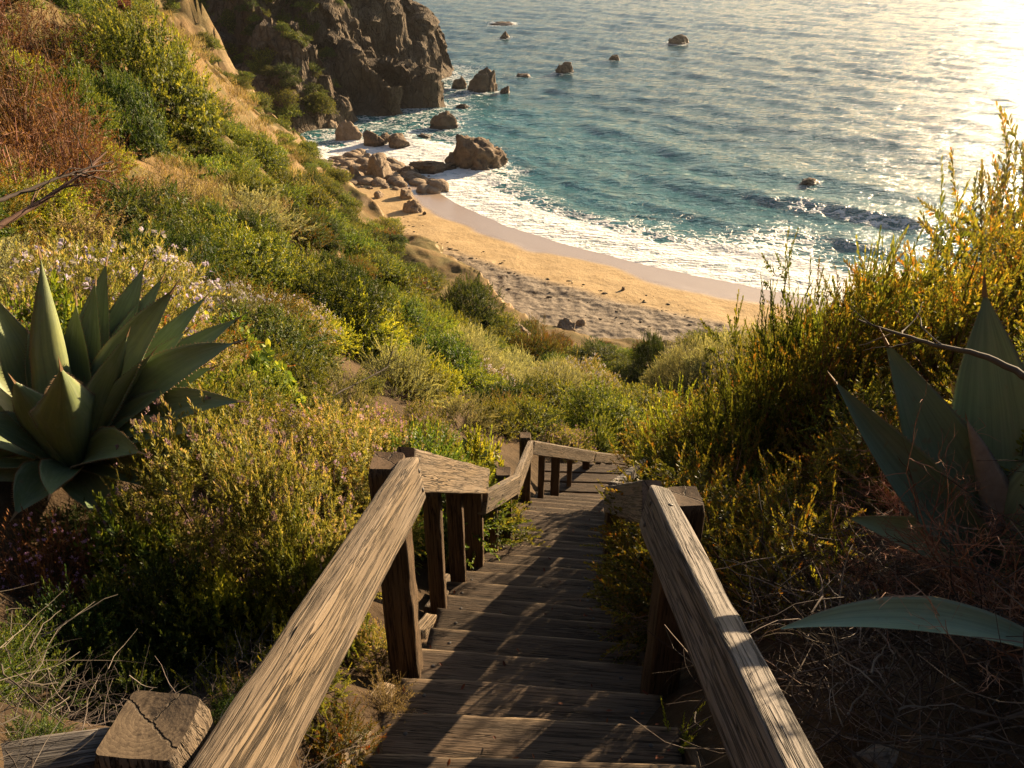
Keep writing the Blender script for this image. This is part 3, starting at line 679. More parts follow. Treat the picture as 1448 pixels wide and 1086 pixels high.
# landing boards where the flight turns right, then the lower flight
for k in range(4):
    y = 10.02+k*.26
    beam('landing_board', (.36+.05*k, y+.06, stair_z(10.2)), (1.75+.12*k, y-.02, stair_z(10.2)), .235, .055, M_TREAD, stair, rough=.004, seed=60+k)
dr = Vector((.66, .75, 0)).normalized(); cr = Vector((dr.y, -dr.x, 0))
for k in range(9):
    c = Vector((1.45, 10.9, stair_z(10.2)-.05))+dr*(.36*k)-Vector((0, 0, .215*(k+1)))
    beam('tread', c-cr*.55, c+cr*.55, STEP+.03, .06, M_TREAD, stair, rough=.005, seed=80+k)
# stringers along both sides
for sgn in (0, 1):
    pts = [-.9, 1.2, 3.4, 5.2, 7.0, 9.0]
    for a, b in zip(pts[:-1], pts[1:]):
        ea, eb = edges(a)[sgn], edges(b)[sgn]; off = -.075 if sgn == 0 else .09
        beam('stringer', (ea+off, a, stair_z(a)-.20), (eb+off, b, stair_z(b)-.20), .055, .24, M_POST, stair, rough=.006)
# short weathered edging blocks pegged along the left side
for px, py, ln in ((528, 1056, .22), (640, 846, .26), (648, 822, .22), (615, 880, .20), (560, 985, .18)):
    y = [yy for yy in np.linspace(1.5, 7, 300) if True]
    yb = min(y, key=lambda q: abs((543-py)/F-((-SP*q+CP*(stair_z(q)-CAMZ)*1+0)/(CP*q-SP*(stair_z(q)-CAMZ)) if False else ((q*SP+(stair_z(q)-CAMZ)*CP)/(q*CP-(stair_z(q)-CAMZ)*SP)))))
    xl = edges(yb)[0]-.10
    beam('edging_block', (xl-.03, yb-ln, stair_z(yb-ln)-.03), (xl+.03, yb+ln*.4, stair_z(yb+ln*.4)+.005), .09, .07, M_WARM, stair, bevel=.012, rough=.010)

# ------------------------------------------------------------------ handrails
def W(px, py, y): return Vector([float(q) for q in at_y(px, py, y)])
lh = thing('handrail', 'sunlit zigzag wooden handrail with thick posts along the left side of the stairs', 'handrail', (-.6, 2.9, 27.0))
def post(parent, x, y, ztop, w, zbase=None, mat=M_POST, rot=0., lean=(0, 0), name='post', d=None):
    zb = zbase if zbase is not None else float(hill(np.array([x]), np.array([y]))[0])-.35
    return beam(name, (x-lean[0], y-lean[1], zb), (x, y, ztop), w, d or w, mat, parent, up=(math.sin(rot), math.cos(rot), 0), bevel=.014, rough=.007, chamf1=.13, seg=.045)
# near thick post with the chamfered head
post(lh, -.765, 1.115, CAMZ-1.475, .185, mat=M_WARM, rot=.10)
# first rail
A0 = Vector((-.635, .55, CAMZ-1.43)); A1 = Vector((-.455, 2.96, CAMZ-2.215))
rail_up = (-.18, 0, 1)
beam('rail', A0, A1, .095, .205, M_WARM, lh, up=rail_up, bevel=.014, rough=.008, seed=5, bolts=[(A0.length*0+2.50, -.05, .05, 0), (2.50, -.05, -.04, 0)])
beam('rail', (-2.3, .95, CAMZ-1.70), (-.87, 1.10, CAMZ-1.60), .10, .15, M_GREY, lh, rough=.007, seed=6)
# post at the first bend
post(lh, -.565, 2.98, CAMZ-2.12, .155, rot=.05)
# second rail, to the right
B0 = Vector((-.50, 3.02, CAMZ-2.20)); B1 = W(684, 680, 5.25)
beam('rail', B0, B1, .085, .205, M_WARM, lh, bevel=.012, rough=.006, seed=7, bolts=[(.10, -.047, .05, 0), (.10, -.047, -.05, 0), ((B1-B0).length-.09, -.045, .05, 0), ((B1-B0).length-.09, -.045, -.05, 0)])
def post_px(parent, px, pytop, y, w, **k):
    p = W(px, pytop, y); return post(parent, p.x, p.y, p.z, w, **k)
post_px(lh, 667, 668, 5.30, .165)
post_px(lh, 642, 685, 4.65, .12)
post_px(lh, 610, 690, 4.0, .11)
C0 = W(682, 712, 5.25); C1 = W(731, 684, 6.35)
beam('rail', C0, C1, .075, .19, M_WARM, lh, bevel=.012, rough=.005, seed=8, bolts=[(.55, -.042, 0, 0), (.08, -.04, .04, 0), (.08, -.04, -.04, 0), ((C1-C0).length-.08, -.04, .03, 0)])
post_px(lh, 712, 666, 6.30, .155)
post_px(lh, 697, 705, 5.8, .09)
D0 = W(728, 691, 6.35); D1 = W(750, 634, 9.05)
beam('rail', D0, D1, .075, .22, M_WARM, lh, bevel=.012, rough=.005, seed=9)
post_px(lh, 743, 615, 9.15, .16)
E0 = W(750, 632, 9.08); E1 = W(838, 646, 10.9); E2 = W(897, 651, 12.4)
beam('rail', E0, E1, .075, .19, M_WARM, lh, bevel=.012, rough=.005, seed=10)
beam('rail', E1-(E1-E0).normalized()*.0, E2, .073, .17, M_WARM, lh, bevel=.012, rough=.005, seed=12)
for px, py, y, w_ in ((786, 640, 9.9, .13), (829, 648, 10.85, .12), (861, 651, 11.5, .11), (880, 653, 12.0, .11), (766, 640, 9.55, .09), (806, 645, 10.35, .08), (846, 651, 11.2, .08)):
    post_px(lh, px, py, y, w_)

rh = thing('handrail', 'grey shaded wooden handrail along the right side of the stairs', 'handrail', (.7, 2.7, 27.0))
P0 = Vector((.615, .55, CAMZ-1.53)); P1 = Vector((.628, 2.78, CAMZ-2.235))
beam('rail', P0, P1, .10, .205, M_GREY, rh, up=(.22, 0, 1), bevel=.014, rough=.008, seed=15, bolts=[((P1-P0).length-.10, .052, .05, 0), ((P1-P0).length-.10, .052, -.05, 0), ((P1-P0).length-.22, .0, .105, 1)])
post(rh, .745, 2.76, CAMZ-2.15, .155, rot=-.05)
post(rh, .72, .52, CAMZ-1.42, .16, rot=-.05, mat=M_GREY)
Q0 = Vector((.615, 2.80, CAMZ-2.22)); Q1 = W(862, 706, 5.05)
beam('rail', Q0, Q1, .085, .20, M_GREY, rh, bevel=.012, rough=.006, seed=16)
post_px(rh, 873, 690, 5.1, .15)
S0 = W(866, 692, 5.1); S1 = W(915, 652, 8.0)
beam('rail', S0, S1, .07, .11, M_GREY, rh, bevel=.01, rough=.005, seed=17)
post_px(rh, 914, 650, 8.05, .12)
S2 = W(900, 664, 10.2)
beam('rail', W(868, 688, 5.35), S2, .06, .10, M_GREY, rh, bevel=.01, rough=.005, seed=18)
# ------------------------------------------------------------------ leaves, sprigs, bushes
GA = PI*(3-math.sqrt(5))
def rot_to(D, spin):
    """(N,3,3) frames whose z axis is D, spun about it."""
    D = D/np.linalg.norm(D, axis=1, keepdims=True); h = np.where(np.abs(D[:, 2:3]) < .95, [[0, 0, 1.]], [[1., 0, 0]])
    X = np.cross(h, D); X /= np.linalg.norm(X, axis=1, keepdims=True); Y = np.cross(D, X)
    c, s_ = np.cos(spin)[:, None], np.sin(spin)[:, None]
    return np.stack([X*c+Y*s_, Y*c-X*s_, D], 2)
def leaf_shape(L, Wd, kind='oval', fold=.25, bend=.15):
    """leaf along +z, its face along +x; returns V, T."""
    if kind == 'needle':
        V = np.array([[0, -Wd*.35, 0], [0, Wd*.35, 0], [bend*L*.3, Wd*.5, L*.55], [bend*L*.3, -Wd*.5, L*.55], [bend*L, 0, L]]); T = np.array([[0, 1, 2], [0, 2, 3], [3, 2, 4]])
    elif kind == 'diamond':
        V = np.array([[0, 0, 0], [fold*Wd, Wd*.5, L*.5], [bend*L, 0, L], [fold*Wd, -Wd*.5, L*.5]]); T = np.array([[0, 1, 2], [0, 2, 3]])
    else:
        zs = [0, .22, .5, .78, 1.]; ws = {'oval': [.08, .42, .5, .34, 0], 'obov': [.06, .2, .42, .5, .10], 'lobed': [.10, .55, .34, .5, .06]}[kind]
        V, T = [], []
        for z, w_ in zip(zs, ws):
            bx_ = bend*L*z*z; V += [[bx_+fold*Wd*w_*1.2, -Wd*w_, z*L], [bx_, 0, z*L], [bx_+fold*Wd*w_*1.2, Wd*w_, z*L]]
        for q in range(4):
            a = q*3; T += [[a, a+1, a+4], [a, a+4, a+3], [a+1, a+2, a+5], [a+1, a+5, a+4]]
        V, T = np.array(V), np.array(T)
    return V, T
def place(V, T, P, R, S, tint=None, M=None):
    """copies of V at P with frames R, scales S."""
    n, k = len(P), len(V)
    O = (np.einsum('nij,kj->nki', R, V)*np.asarray(S).reshape(n, 1, 1)+P[:, None, :]).reshape(-1, 3)
    TT = (T[None]+(np.arange(n)*k)[:, None, None]).reshape(-1, 3)
    return O, TT
def tube(pts, rad, k=4):
    pts = np.asarray(pts, float); n = len(pts); rad = np.asarray(rad)*np.ones(n); d = np.gradient(pts, axis=0)
    R = rot_to(d+1e-9, np.zeros(n)); a = np.arange(k)*2*PI/k
    V = (pts[:, None]+rad[:, None, None]*(R[:, None, :, 0]*np.cos(a)[None, :, None]+R[:, None, :, 1]*np.sin(a)[None, :, None])).reshape(-1, 3)
    T = []
    for q in range(n-1):
        for j in range(k): A, B = q*k+j, q*k+(j+1) % k; T += [[A, B, B+k], [A, B+k, A+k]]
    return V, np.array(T)
class Geo:
    def __init__(s): s.V, s.T, s.A, s.n = [], [], [], 0
    def add(s, V, T, a):
        if len(V) == 0: return
        s.V.append(V); s.T.append(T+s.n); s.A.append(np.broadcast_to(np.asarray(a, float), (len(V),))); s.n += len(V)
    def out(s): return np.concatenate(s.V), np.concatenate(s.T), np.concatenate(s.A)
    def mesh(s, name, mat, smooth=False):
        V, T, A = s.out(); return mesh_np(name, V, T, mat, tint=A, smooth=smooth)
def sprig(r, L, nl, leaf, ang=(35, 80), start=.15, curve=.25, size_tip=.55, whorl=1):
    """arrays for one sprig along +z: leaves (V,T,per-vert tint) and stem (V,T)."""
    lv, lt = leaf; bx_, by_ = r.normal(0, curve, 2)*L*.5
    t = np.linspace(start, 1, nl); P = np.stack([bx_*t*t, by_*t*t, L*t], 1)
    an = np.radians(np.linspace(ang[1], ang[0], nl)+r.normal(0, 12, nl)); az = np.arange(nl)*GA/whorl+r.uniform(0, 6)
    if whorl > 1: az = (np.arange(nl)//whorl)*.9+(np.arange(nl) % whorl)*2*PI/whorl+r.normal(0, .25, nl); t = np.repeat(np.linspace(start, 1, max(1, nl//whorl)), whorl)[:nl]; t = np.pad(t, (0, nl-len(t)), constant_values=1.); P = np.stack([bx_*t*t, by_*t*t, L*t], 1)
    D = np.stack([np.sin(an)*np.cos(az), np.sin(an)*np.sin(az), np.cos(an)], 1)
    # leaf face (+x of its frame) turned towards the stem tip
    Z = D; X = np.array([0, 0, 1.])[None]-D*D[:, 2:3]; X /= np.linalg.norm(X, axis=1, keepdims=True)+1e-9; X = X+r.normal(0, .25, X.shape); X -= Z*(X*Z).sum(1, keepdims=True); X /= np.linalg.norm(X, axis=1, keepdims=True)+1e-9
    R = np.stack([X, np.cross(Z, X), Z], 2)
    S = np.linspace(1, size_tip, nl)*r.uniform(.75, 1.2, nl)
    V, T = place(lv, lt, P, R, S)
    tn = np.repeat(np.clip(np.linspace(.25, .7, nl)+r.normal(0, .16, nl), 0, 1), len(lv))
    ts = np.linspace(0, 1, 4); sv, st_ = tube(np.stack([bx_*ts*ts, by_*ts*ts, L*ts], 1), np.linspace(.016, .006, 4)*L*.55, 3)
    return V, T, tn, sv, st_
def dome_points(r, n, R, H, lobes=5, fill=.5, flat=0.):
    d = r.normal(size=(n*2, 3)); d /= np.linalg.norm(d, axis=1, keepdims=True); d = d[d[:, 2] > -.12][:n]; n = len(d)
    o = r.uniform(0, 50, 3); rad = (1+.36*noise(d[:, 0]*1.6+o[0], d[:, 1]*1.6+o[1], d[:, 2]*1.6+o[2], seed=3)+.24*noise(d[:, 0]*3.6+o[0], d[:, 1]*3.6+o[1], d[:, 2]*3.6+o[2], seed=4))
    f = (1-fill*r.random(n)**1.6)
    P = d*np.array([R, R, H])*(rad*f)[:, None]; P[:, 2] = np.maximum(P[:, 2], 0)
    return P, d
def bush_meshes(nm, seed, R, H, ns, sp, mats, up=.5, fill=.5, nvar=6, jit=.35, branches=26, flower=None, tintfn=None):
    """foliage, branches (and flowers) of one bush; sp(r) makes a sprig."""
    r = np.random.default_rng(seed); P, d = dome_points(r, ns, R, H, fill=fill); ns = len(P)
    D = d*np.array([1, 1, .8])+np.array([0, 0, up])+r.normal(0, jit, (ns, 3)); spin = r.uniform(0, 6.28, ns); Rm = rot_to(D, spin); S = r.uniform(.7, 1.25, ns)
    gl, gs = Geo(), Geo(); which = r.integers(0, nvar, ns); fl = Geo()
    for v in range(nvar):
        m = which == v
        if not m.any(): continue
        V, T, tn, sv, st_ = sp(r)
        o, t = place(V, T, P[m], Rm[m], S[m]); k = m.sum()
        per = np.repeat(r.normal(0, .13, k), len(V)); gl.add(o, t, np.clip(np.tile(tn, k)+per, 0, 1))
        o, t = place(sv, st_, P[m], Rm[m], S[m]); gs.add(o, t, .5)
        if flower is not None:
            fv, ft, Lz, prob = flower; pick = np.where(m)[0]; pick = pick[(r.random(len(pick)) < prob) & (d[pick, 2] > .15)]
            if len(pick): o, t = place(fv+np.array([0, 0, Lz]), ft, P[pick], Rm[pick], S[pick]); fl.add(o, t, np.repeat(r.random(len(pick)), len(fv)))
    for q in r.choice(ns, min(branches, ns), replace=False):
        e = P[q]; b = np.array([e[0]*.12, e[1]*.12, -.06*H]); mid = (b+e)*.5+np.array([0, 0, .12*H])+r.normal(0, .06*R, 3)
        ts = np.linspace(0, 1, 6)[:, None]; pts = b*(1-ts)**2+2*mid*ts*(1-ts)+e*ts**2
        v, t = tube(pts, np.linspace(.022, .005, 6)*R, 4); gs.add(v, t, r.random())
    out = [('foliage', gl.mesh(nm+'_foliage', mats[0])), ('branches', gs.mesh(nm+'_branches', mats[1]))]
    if fl.V: out.append(('blossom', fl.mesh(nm+'_flowers', mats[2])))
    return out
def one_mesh(nm, parts):
    """the same bush as a single mesh with several materials (for scattering)."""
    Vs, Ts, Ms, As, mats, n = [], [], [], [], [], 0
    for k, (_, me) in enumerate(parts):
        nv, nf = len(me.vertices), len(me.polygons)
        v = np.empty(nv*3, np.float32); me.vertices.foreach_get('co', v); t = np.empty(nf*3, np.int32); me.loops.foreach_get('vertex_index', t); a = np.empty(nv, np.float32); me.attributes['tint'].data.foreach_get('value', a)
        Vs.append(v.reshape(-1, 3)); Ts.append(t.reshape(-1, 3)+n); Ms.append(np.full(nf, k)); As.append(a); mats.append(me.materials[0]); n += nv
    return mesh_np(nm, np.concatenate(Vs), np.concatenate(Ts), mats, M=np.concatenate(Ms), tint=np.concatenate(As))

# foliage colours
L_GREEN = leaf_mat('leaf_green', [(0., (0.028, 0.054, 0.012)), (.5, (0.102, 0.156, 0.026)), (1., (0.320, 0.333, 0.054))], .44, .42)
L_OLIVE = leaf_mat('leaf_olive', [(0., (.032, .045, .010)), (.5, (.115, .140, .024)), (1., (.33, .31, .055))], .44, .5)
L_GOLD = leaf_mat('leaf_gold', [(0., (.040, .048, .010)), (.48, (.135, .135, .022)), (.76, (.27, .185, .030)), (1., (.33, .115, .028))], .52, .4)
L_SAGE = leaf_mat('leaf_sage', [(0., (0.096, 0.109, 0.058)), (.5, (0.269, 0.275, 0.134)), (1., (0.563, 0.538, 0.294))], .42, .65)
L_HEATH = leaf_mat('leaf_heather', [(0., (0.058, 0.074, 0.017)), (.45, (0.211, 0.218, 0.049)), (.8, (0.410, 0.358, 0.115)), (1., (0.538, 0.371, 0.230))], .42, .6)
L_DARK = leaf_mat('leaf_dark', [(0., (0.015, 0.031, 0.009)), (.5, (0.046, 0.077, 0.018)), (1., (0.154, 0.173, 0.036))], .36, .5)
L_RED = leaf_mat('leaf_reddish', [(0., (0.051, 0.064, 0.013)), (.55, (0.147, 0.134, 0.026)), (.85, (0.282, 0.166, 0.033)), (1., (0.333, 0.096, 0.028))], .42, .5)
L_BROWN = leaf_mat('leaf_dry', [(0., (0.050, 0.020, 0.010)), (.5, (0.150, 0.060, 0.026)), (1., (0.320, 0.155, 0.062))], .30, .7, 1.15)
L_LIME = leaf_mat('leaf_lime', [(0., (0.058, 0.087, 0.012)), (.5, (0.192, 0.243, 0.028)), (1., (0.422, 0.422, 0.058))], .5, .45)
L_GRASS = leaf_mat('leaf_straw', [(0., (0.117, 0.085, 0.034)), (.5, (0.299, 0.215, 0.098)), (1., (0.494, 0.364, 0.182))], .30, .7, 1.1)
B_TWIG = leaf_mat('twig_brown', [(0., (.035, .022, .014)), (1., (.105, .066, .042))], 0., .8)
B_RED = leaf_mat('twig_reddish', [(0., (.11, .05, .032)), (.6, (.27, .135, .08)), (1., (.40, .25, .165))], 0., .7)
B_GREY = leaf_mat('twig_grey', [(0., (.022, .016, .013)), (.6, (.065, .050, .040)), (1., (.19, .155, .125))], 0., .8)
FL_PINK = leaf_mat('petal_pink', [(0., (.33, .19, .28)), (1., (.47, .32, .40))], .35, .7, 1.0)
FL_PURP = leaf_mat('petal_purple', [(0., (0.338, 0.169, 0.390)), (1., (0.546, 0.325, 0.520))], .35, .7, 1.0)
FL_BLUE = leaf_mat('petal_lilac', [(0., (0.351, 0.286, 0.494)), (1., (0.546, 0.468, 0.611))], .35, .7, 1.0)

def flower_head(r, rad, n):
    d = r.normal(size=(n, 3)); d[:, 2] = np.abs(d[:, 2]); d /= np.linalg.norm(d, axis=1, keepdims=True)
    return place(*leaf_shape(rad*.75, rad*.6, 'diamond'), d*rad*.45, rot_to(d+r.normal(0, .5, d.shape), r.uniform(0, 6, n)), np.ones(n))
r0 = np.random.default_rng(3)
FH = flower_head(r0, .016, 12); FHb = flower_head(r0, .024, 14); FHm = flower_head(r0, .055, 8)
lf = leaf_shape
SPR = {
    'heather': lambda r: sprig(r, .095, 34, lf(.019, .0070, 'needle'), (25, 80), .10, .45, .7),
    'sage': lambda r: sprig(r, .19, 40, lf(.028, .0065, 'needle', bend=.3), (18, 58), .10, .35, .7),
    'broad': lambda r: sprig(r, .16, 15, lf(.052, .027, 'oval', .3, .2), (30, 85), .25, .4, .6),
    'small': lambda r: sprig(r, .17, 26, lf(.028, .013, 'obov', .25, .15), (25, 75), .15, .4, .65),
    'shoot': lambda r: sprig(r, .24, 34, lf(.036, .016, 'obov', .25, .2), (22, 75), .10, .35, .6),
    'ivy': lambda r: sprig(r, .15, 10, lf(.095, .075, 'oval', .22, .25), (55, 100), .35, .5, .75),
    'dry': lambda r: sprig(r, .26, 22, lf(.034, .012, 'diamond', .5, .5), (25, 95), .15, .75, .7),
    'mid': lambda r: sprig(r, .20, 20, lf(.058, .030, 'diamond', .3, .15), (25, 85), .12, .5, .65),
    'midfine': lambda r: sprig(r, .21, 30, lf(.046, .015, 'diamond', .3, .15), (20, 70), .10, .5, .7),
    'far': lambda r: sprig(r, .34, 14, lf(.120, .070, 'diamond', .3, .15), (25, 80), .15, .4, .7),
    'fern': lambda r: sprig(r, .42, 60, lf(.055, .0075, 'needle', bend=.2), (32, 62), .12, .30, .45),
}
BUSH = {}
def B(key, seed, R, H, ns, spk, mats, **kw):
    ms = bush_meshes(key, seed, R, H, ns, SPR[spk], mats, **kw); me = ms[0][1]; v = np.empty(len(me.vertices)*3, np.float32); me.vertices.foreach_get('co', v); v = v.reshape(-1, 3)
    BUSH[key] = (ms, float(np.percentile(np.hypot(v[:, 0], v[:, 1]), 94)), float(np.percentile(v[:, 2], 97)))
B('heather_a', 1, .42, .42, 900, 'heather', (L_HEATH, B_TWIG, FL_PINK), flower=(FH[0], FH[1], .085, .22), up=.15, fill=.3, jit=.5)
B('heather_b', 2, .42, .40, 850, 'heather', (L_HEATH, B_TWIG, FL_PURP), flower=(FH[0], FH[1], .085, .5), up=.15, fill=.3, jit=.5)
B('heather_c', 3, .40, .38, 850, 'heather', (L_OLIVE, B_TWIG), up=.2, fill=.3, jit=.5)
B('sage_a', 4, .45, .48, 480, 'sage', (L_SAGE, B_GREY), up=.4, fill=.45, jit=.5)
B('sage_b', 5, .45, .44, 440, 'sage', (L_SAGE, B_GREY, FL_BLUE), up=.4, fill=.45, jit=.5, flower=(FHb[0], FHb[1], .17, .5))
B('broad_a', 6, .34, .36, 330, 'broad', (L_GREEN, B_TWIG), up=.5)
B('broad_b', 7, .34, .34, 300, 'broad', (L_LIME, B_TWIG), up=.7)
B('small_a', 8, .38, .38, 500, 'small', (L_GREEN, B_TWIG), up=.3, jit=.5)
B('small_b', 9, .38, .38, 400, 'small', (L_RED, B_RED), up=.7, fill=.7)
B('small_c', 10, .38, .38, 420, 'small', (L_OLIVE, B_TWIG), up=.6)
B('shoot_a', 11, .60, .75, 520, 'shoot', (L_GOLD, B_RED), up=.55, fill=.7, branches=90, jit=.6)
B('shoot_b', 12, .60, .70, 500, 'shoot', (L_OLIVE, B_TWIG), up=.6, fill=.7, branches=90, jit=.6)
B('shoot_c', 13, .55, .65, 330, 'shoot', (L_LIME, B_TWIG), up=.9, fill=.65, branches=50, jit=.45)
B('small_d', 35, .38, .38, 460, 'small', (L_DARK, B_TWIG), up=.3, jit=.5)  # leaves darkened in colour to stand in for deep shade at lower left
B('dry_c', 29, .50, .40, 420, 'dry', (L_BROWN, B_RED, FL_PURP), up=.5, fill=.6, branches=90, jit=.7, flower=(FH[0], FH[1], .20, .8))
B('mid_l', 28, 1.0, .70, 950, 'mid', (L_LIME, B_TWIG), up=.25, fill=.35)
B('ivy', 14, .45, .48, 300, 'ivy', (L_GREEN, B_TWIG), up=.1, fill=.35)
B('dry_a', 15, .60, .75, 520, 'dry', (L_BROWN, B_RED), up=.3, fill=.7, branches=120, jit=.8)
B('dry_b', 16, .45, .42, 330, 'dry', (L_GRASS, B_GREY), up=.5, fill=.85, branches=80, jit=.8)
B('mid_a', 17, 1.0, .85, 1000, 'mid', (L_GREEN, B_TWIG), up=.25, fill=.35)
B('mid_b', 18, 1.0, .80, 1000, 'mid', (L_OLIVE, B_TWIG), up=.25, fill=.35)
B('mid_c', 19, 1.0, .80, 1000, 'midfine', (L_SAGE, B_GREY), up=.45, fill=.4)
B('mid_d', 20, 1.0, .85, 1000, 'mid', (L_DARK, B_TWIG), up=.2, fill=.35)
B('mid_e', 21, 1.0, .75, 900, 'midfine', (L_RED, B_TWIG), up=.25, fill=.4, jit=.5)
B('mid_f', 22, 1.0, .70, 950, 'midfine', (L_HEATH, B_TWIG, FL_BLUE), up=.5, fill=.4, flower=(FHm[0], FHm[1], .19, .3))
B('far_a', 23, 1.8, 1.4, 800, 'far', (L_OLIVE, B_TWIG), up=.4)
B('far_b', 24, 1.8, 1.3, 800, 'far', (L_DARK, B_TWIG), up=.4)
B('far_c', 25, 1.8, 1.2, 760, 'far', (L_GREEN, B_TWIG), up=.4)
B('far_d', 26, 1.7, 1.0, 520, 'far', (L_BROWN, B_TWIG), up=.6)
B('fern', 27, .50, .62, 190, 'fern', (L_LIME, B_TWIG), up=1.4, fill=.8, branches=30)

def twig_mesh(nm, seed, n, R, H, mat, spread=1., thick=.004, curl=.5, lean=(0, 0, 0), leaf=None):
    """bare branching stems rising from the ground."""
    r = np.random.default_rng(seed); g = Geo()
    def grow(p, d, L, rad, lvl, tn):
        k = 7; pts = [p]; dd = d.copy()
        for q in range(k):
            dd = dd+r.normal(0, curl*.22, 3); dd /= np.linalg.norm(dd); p = p+dd*L/k; pts.append(p)
            if lvl < 3 and q > 0 and r.random() < (.55 if lvl else .8):
                nd = dd+r.normal(0, .6, 3); nd /= np.linalg.norm(nd); grow(p, nd, L*r.uniform(.30, .6), rad*.62, lvl+1, np.clip(tn+r.normal(0, .15), 0, 1))
        v, t = tube(pts, np.linspace(rad, rad*.35, k+1), 4); g.add(v, t, tn)
    for q in range(n):
        a = r.uniform(0, 6.28); sp_ = r.uniform(.1, 1)*spread
        d = np.array([math.cos(a)*sp_, math.sin(a)*sp_, 1.])+np.array(lean); d /= np.linalg.norm(d)
        grow(np.array([math.cos(a)*R*.12, math.sin(a)*R*.12, -.03]), d, H*r.uniform(.6, 1.1), thick*r.uniform(.7, 1.3), 0, r.random())
    return g.mesh(nm, mat)
def grass_mesh(nm, seed, n, R, L, mat, wid=.004, curl=.5):
    r = np.random.default_rng(seed); g = Geo()
    for q in range(n):
        a, rr = r.uniform(0, 6.28), R*math.sqrt(r.random()); p = np.array([math.cos(a)*rr, math.sin(a)*rr, 0]); d = np.array([r.normal(0, .35)+math.cos(a)*.3, r.normal(0, .35)+math.sin(a)*.3, 1.]); d /= np.linalg.norm(d)
        l = L*r.uniform(.5, 1.15); b = np.array([r.normal(0, curl), r.normal(0, curl), -curl*.5]); sd_ = np.cross(d, r.normal(size=3)); sd_ /= np.linalg.norm(sd_)
        V, T = [], []
        for k in range(5):
            t = k/4; c = p+d*l*t+b*l*t*t*.6; w_ = wid*(1-t*.85); V += [c-sd_*w_, c+sd_*w_]
            if k: T += [[2*k-2, 2*k-1, 2*k+1], [2*k-2, 2*k+1, 2*k]]
        g.add(np.array(V), np.array(T), r.random())
    return g.mesh(nm, mat)
def litter_mesh(nm, seed, n, R, mat, thick=.003, L=.35):
    """fallen dead stems lying in a tangle."""
    r = np.random.default_rng(seed); g = Geo()
    for q in range(n):
        a, rr = r.uniform(0, 6.28), R*math.sqrt(r.random()); p = np.array([math.cos(a)*rr, math.sin(a)*rr, r.uniform(0, .12)]); az = r.uniform(0, 6.28); d = np.array([math.cos(az), math.sin(az), r.normal(0, .25)])
        l = L*r.uniform(.4, 1.6); pts = []
        for k in range(7):
            pts.append(p); d = d+r.normal(0, .22, 3); d[2] -= (p[2]-.05)*1.0; d /= np.linalg.norm(d); p = p+d*l/6
        v, t = tube(pts, np.linspace(thick, thick*.4, 7)*r.uniform(.5, 1.4), 4); g.add(v, t, r.random())
    return g.mesh(nm, mat)

# ------------------------------------------------------------------ ground cover: uncountable, one object per kind, copies drawn on points
def scatter(name, label, cat, meshes, P, rot, scl):
    obs = []
    for k, me in enumerate(meshes): obs.append(bpy.data.objects.new(name+'_clump', me))
    me = bpy.data.meshes.new(name); me.vertices.add(len(P)); me.vertices.foreach_set('co', np.ascontiguousarray(P, np.float32).ravel())
    a = me.attributes.new('turn', 'FLOAT_VECTOR', 'POINT'); a.data.foreach_set('vector', np.ascontiguousarray(rot, np.float32).ravel())
    a = me.attributes.new('size', 'FLOAT_VECTOR', 'POINT'); a.data.foreach_set('vector', np.ascontiguousarray(scl, np.float32).ravel())
    a = me.attributes.new('pick', 'INT', 'POINT'); a.data.foreach_set('value', rng.integers(0, len(meshes), len(P)).astype(np.int32))
    o = link(name, me); tag(o, label, cat, kind='stuff')
    g = bpy.data.node_groups.new(name, 'GeometryNodeTree'); g.interface.new_socket('Geometry', in_out='INPUT', socket_type='NodeSocketGeometry'); g.interface.new_socket('Geometry', in_out='OUTPUT', socket_type='NodeSocketGeometry')
    N_ = g.nodes.new; gi, go = N_('NodeGroupInput'), N_('NodeGroupOutput'); ip = N_('GeometryNodeInstanceOnPoints'); jn = N_('GeometryNodeJoinGeometry')
    for ob in obs:
        oi = N_('GeometryNodeObjectInfo'); oi.inputs['Object'].default_value = ob; oi.inputs['As Instance'].default_value = True; g.links.new(oi.outputs['Geometry'], jn.inputs[0])
    def na(nm, dt):
        q = N_('GeometryNodeInputNamedAttribute'); q.data_type = dt; q.inputs['Name'].default_value = nm; return q.outputs['Attribute']
    g.links.new(gi.outputs[0], ip.inputs['Points']); g.links.new(jn.outputs[0], ip.inputs['Instance']); ip.inputs['Pick Instance'].default_value = True
    g.links.new(na('pick', 'INT'), ip.inputs['Instance Index']); g.links.new(na('turn', 'FLOAT_VECTOR'), ip.inputs['Rotation']); g.links.new(na('size', 'FLOAT_VECTOR'), ip.inputs['Scale'])
    g.links.new(ip.outputs[0], go.inputs[0]); md = o.modifiers.new('copies', 'NODES'); md.node_group = g
    return o
PLANTS = []
def open_ground(x, y, k=.8, add=.12):
    ok = np.ones(len(x), bool)
    for a, b, R in PLANTS: ok &= np.hypot(x-a, y-b) > k*R+add
    return ok
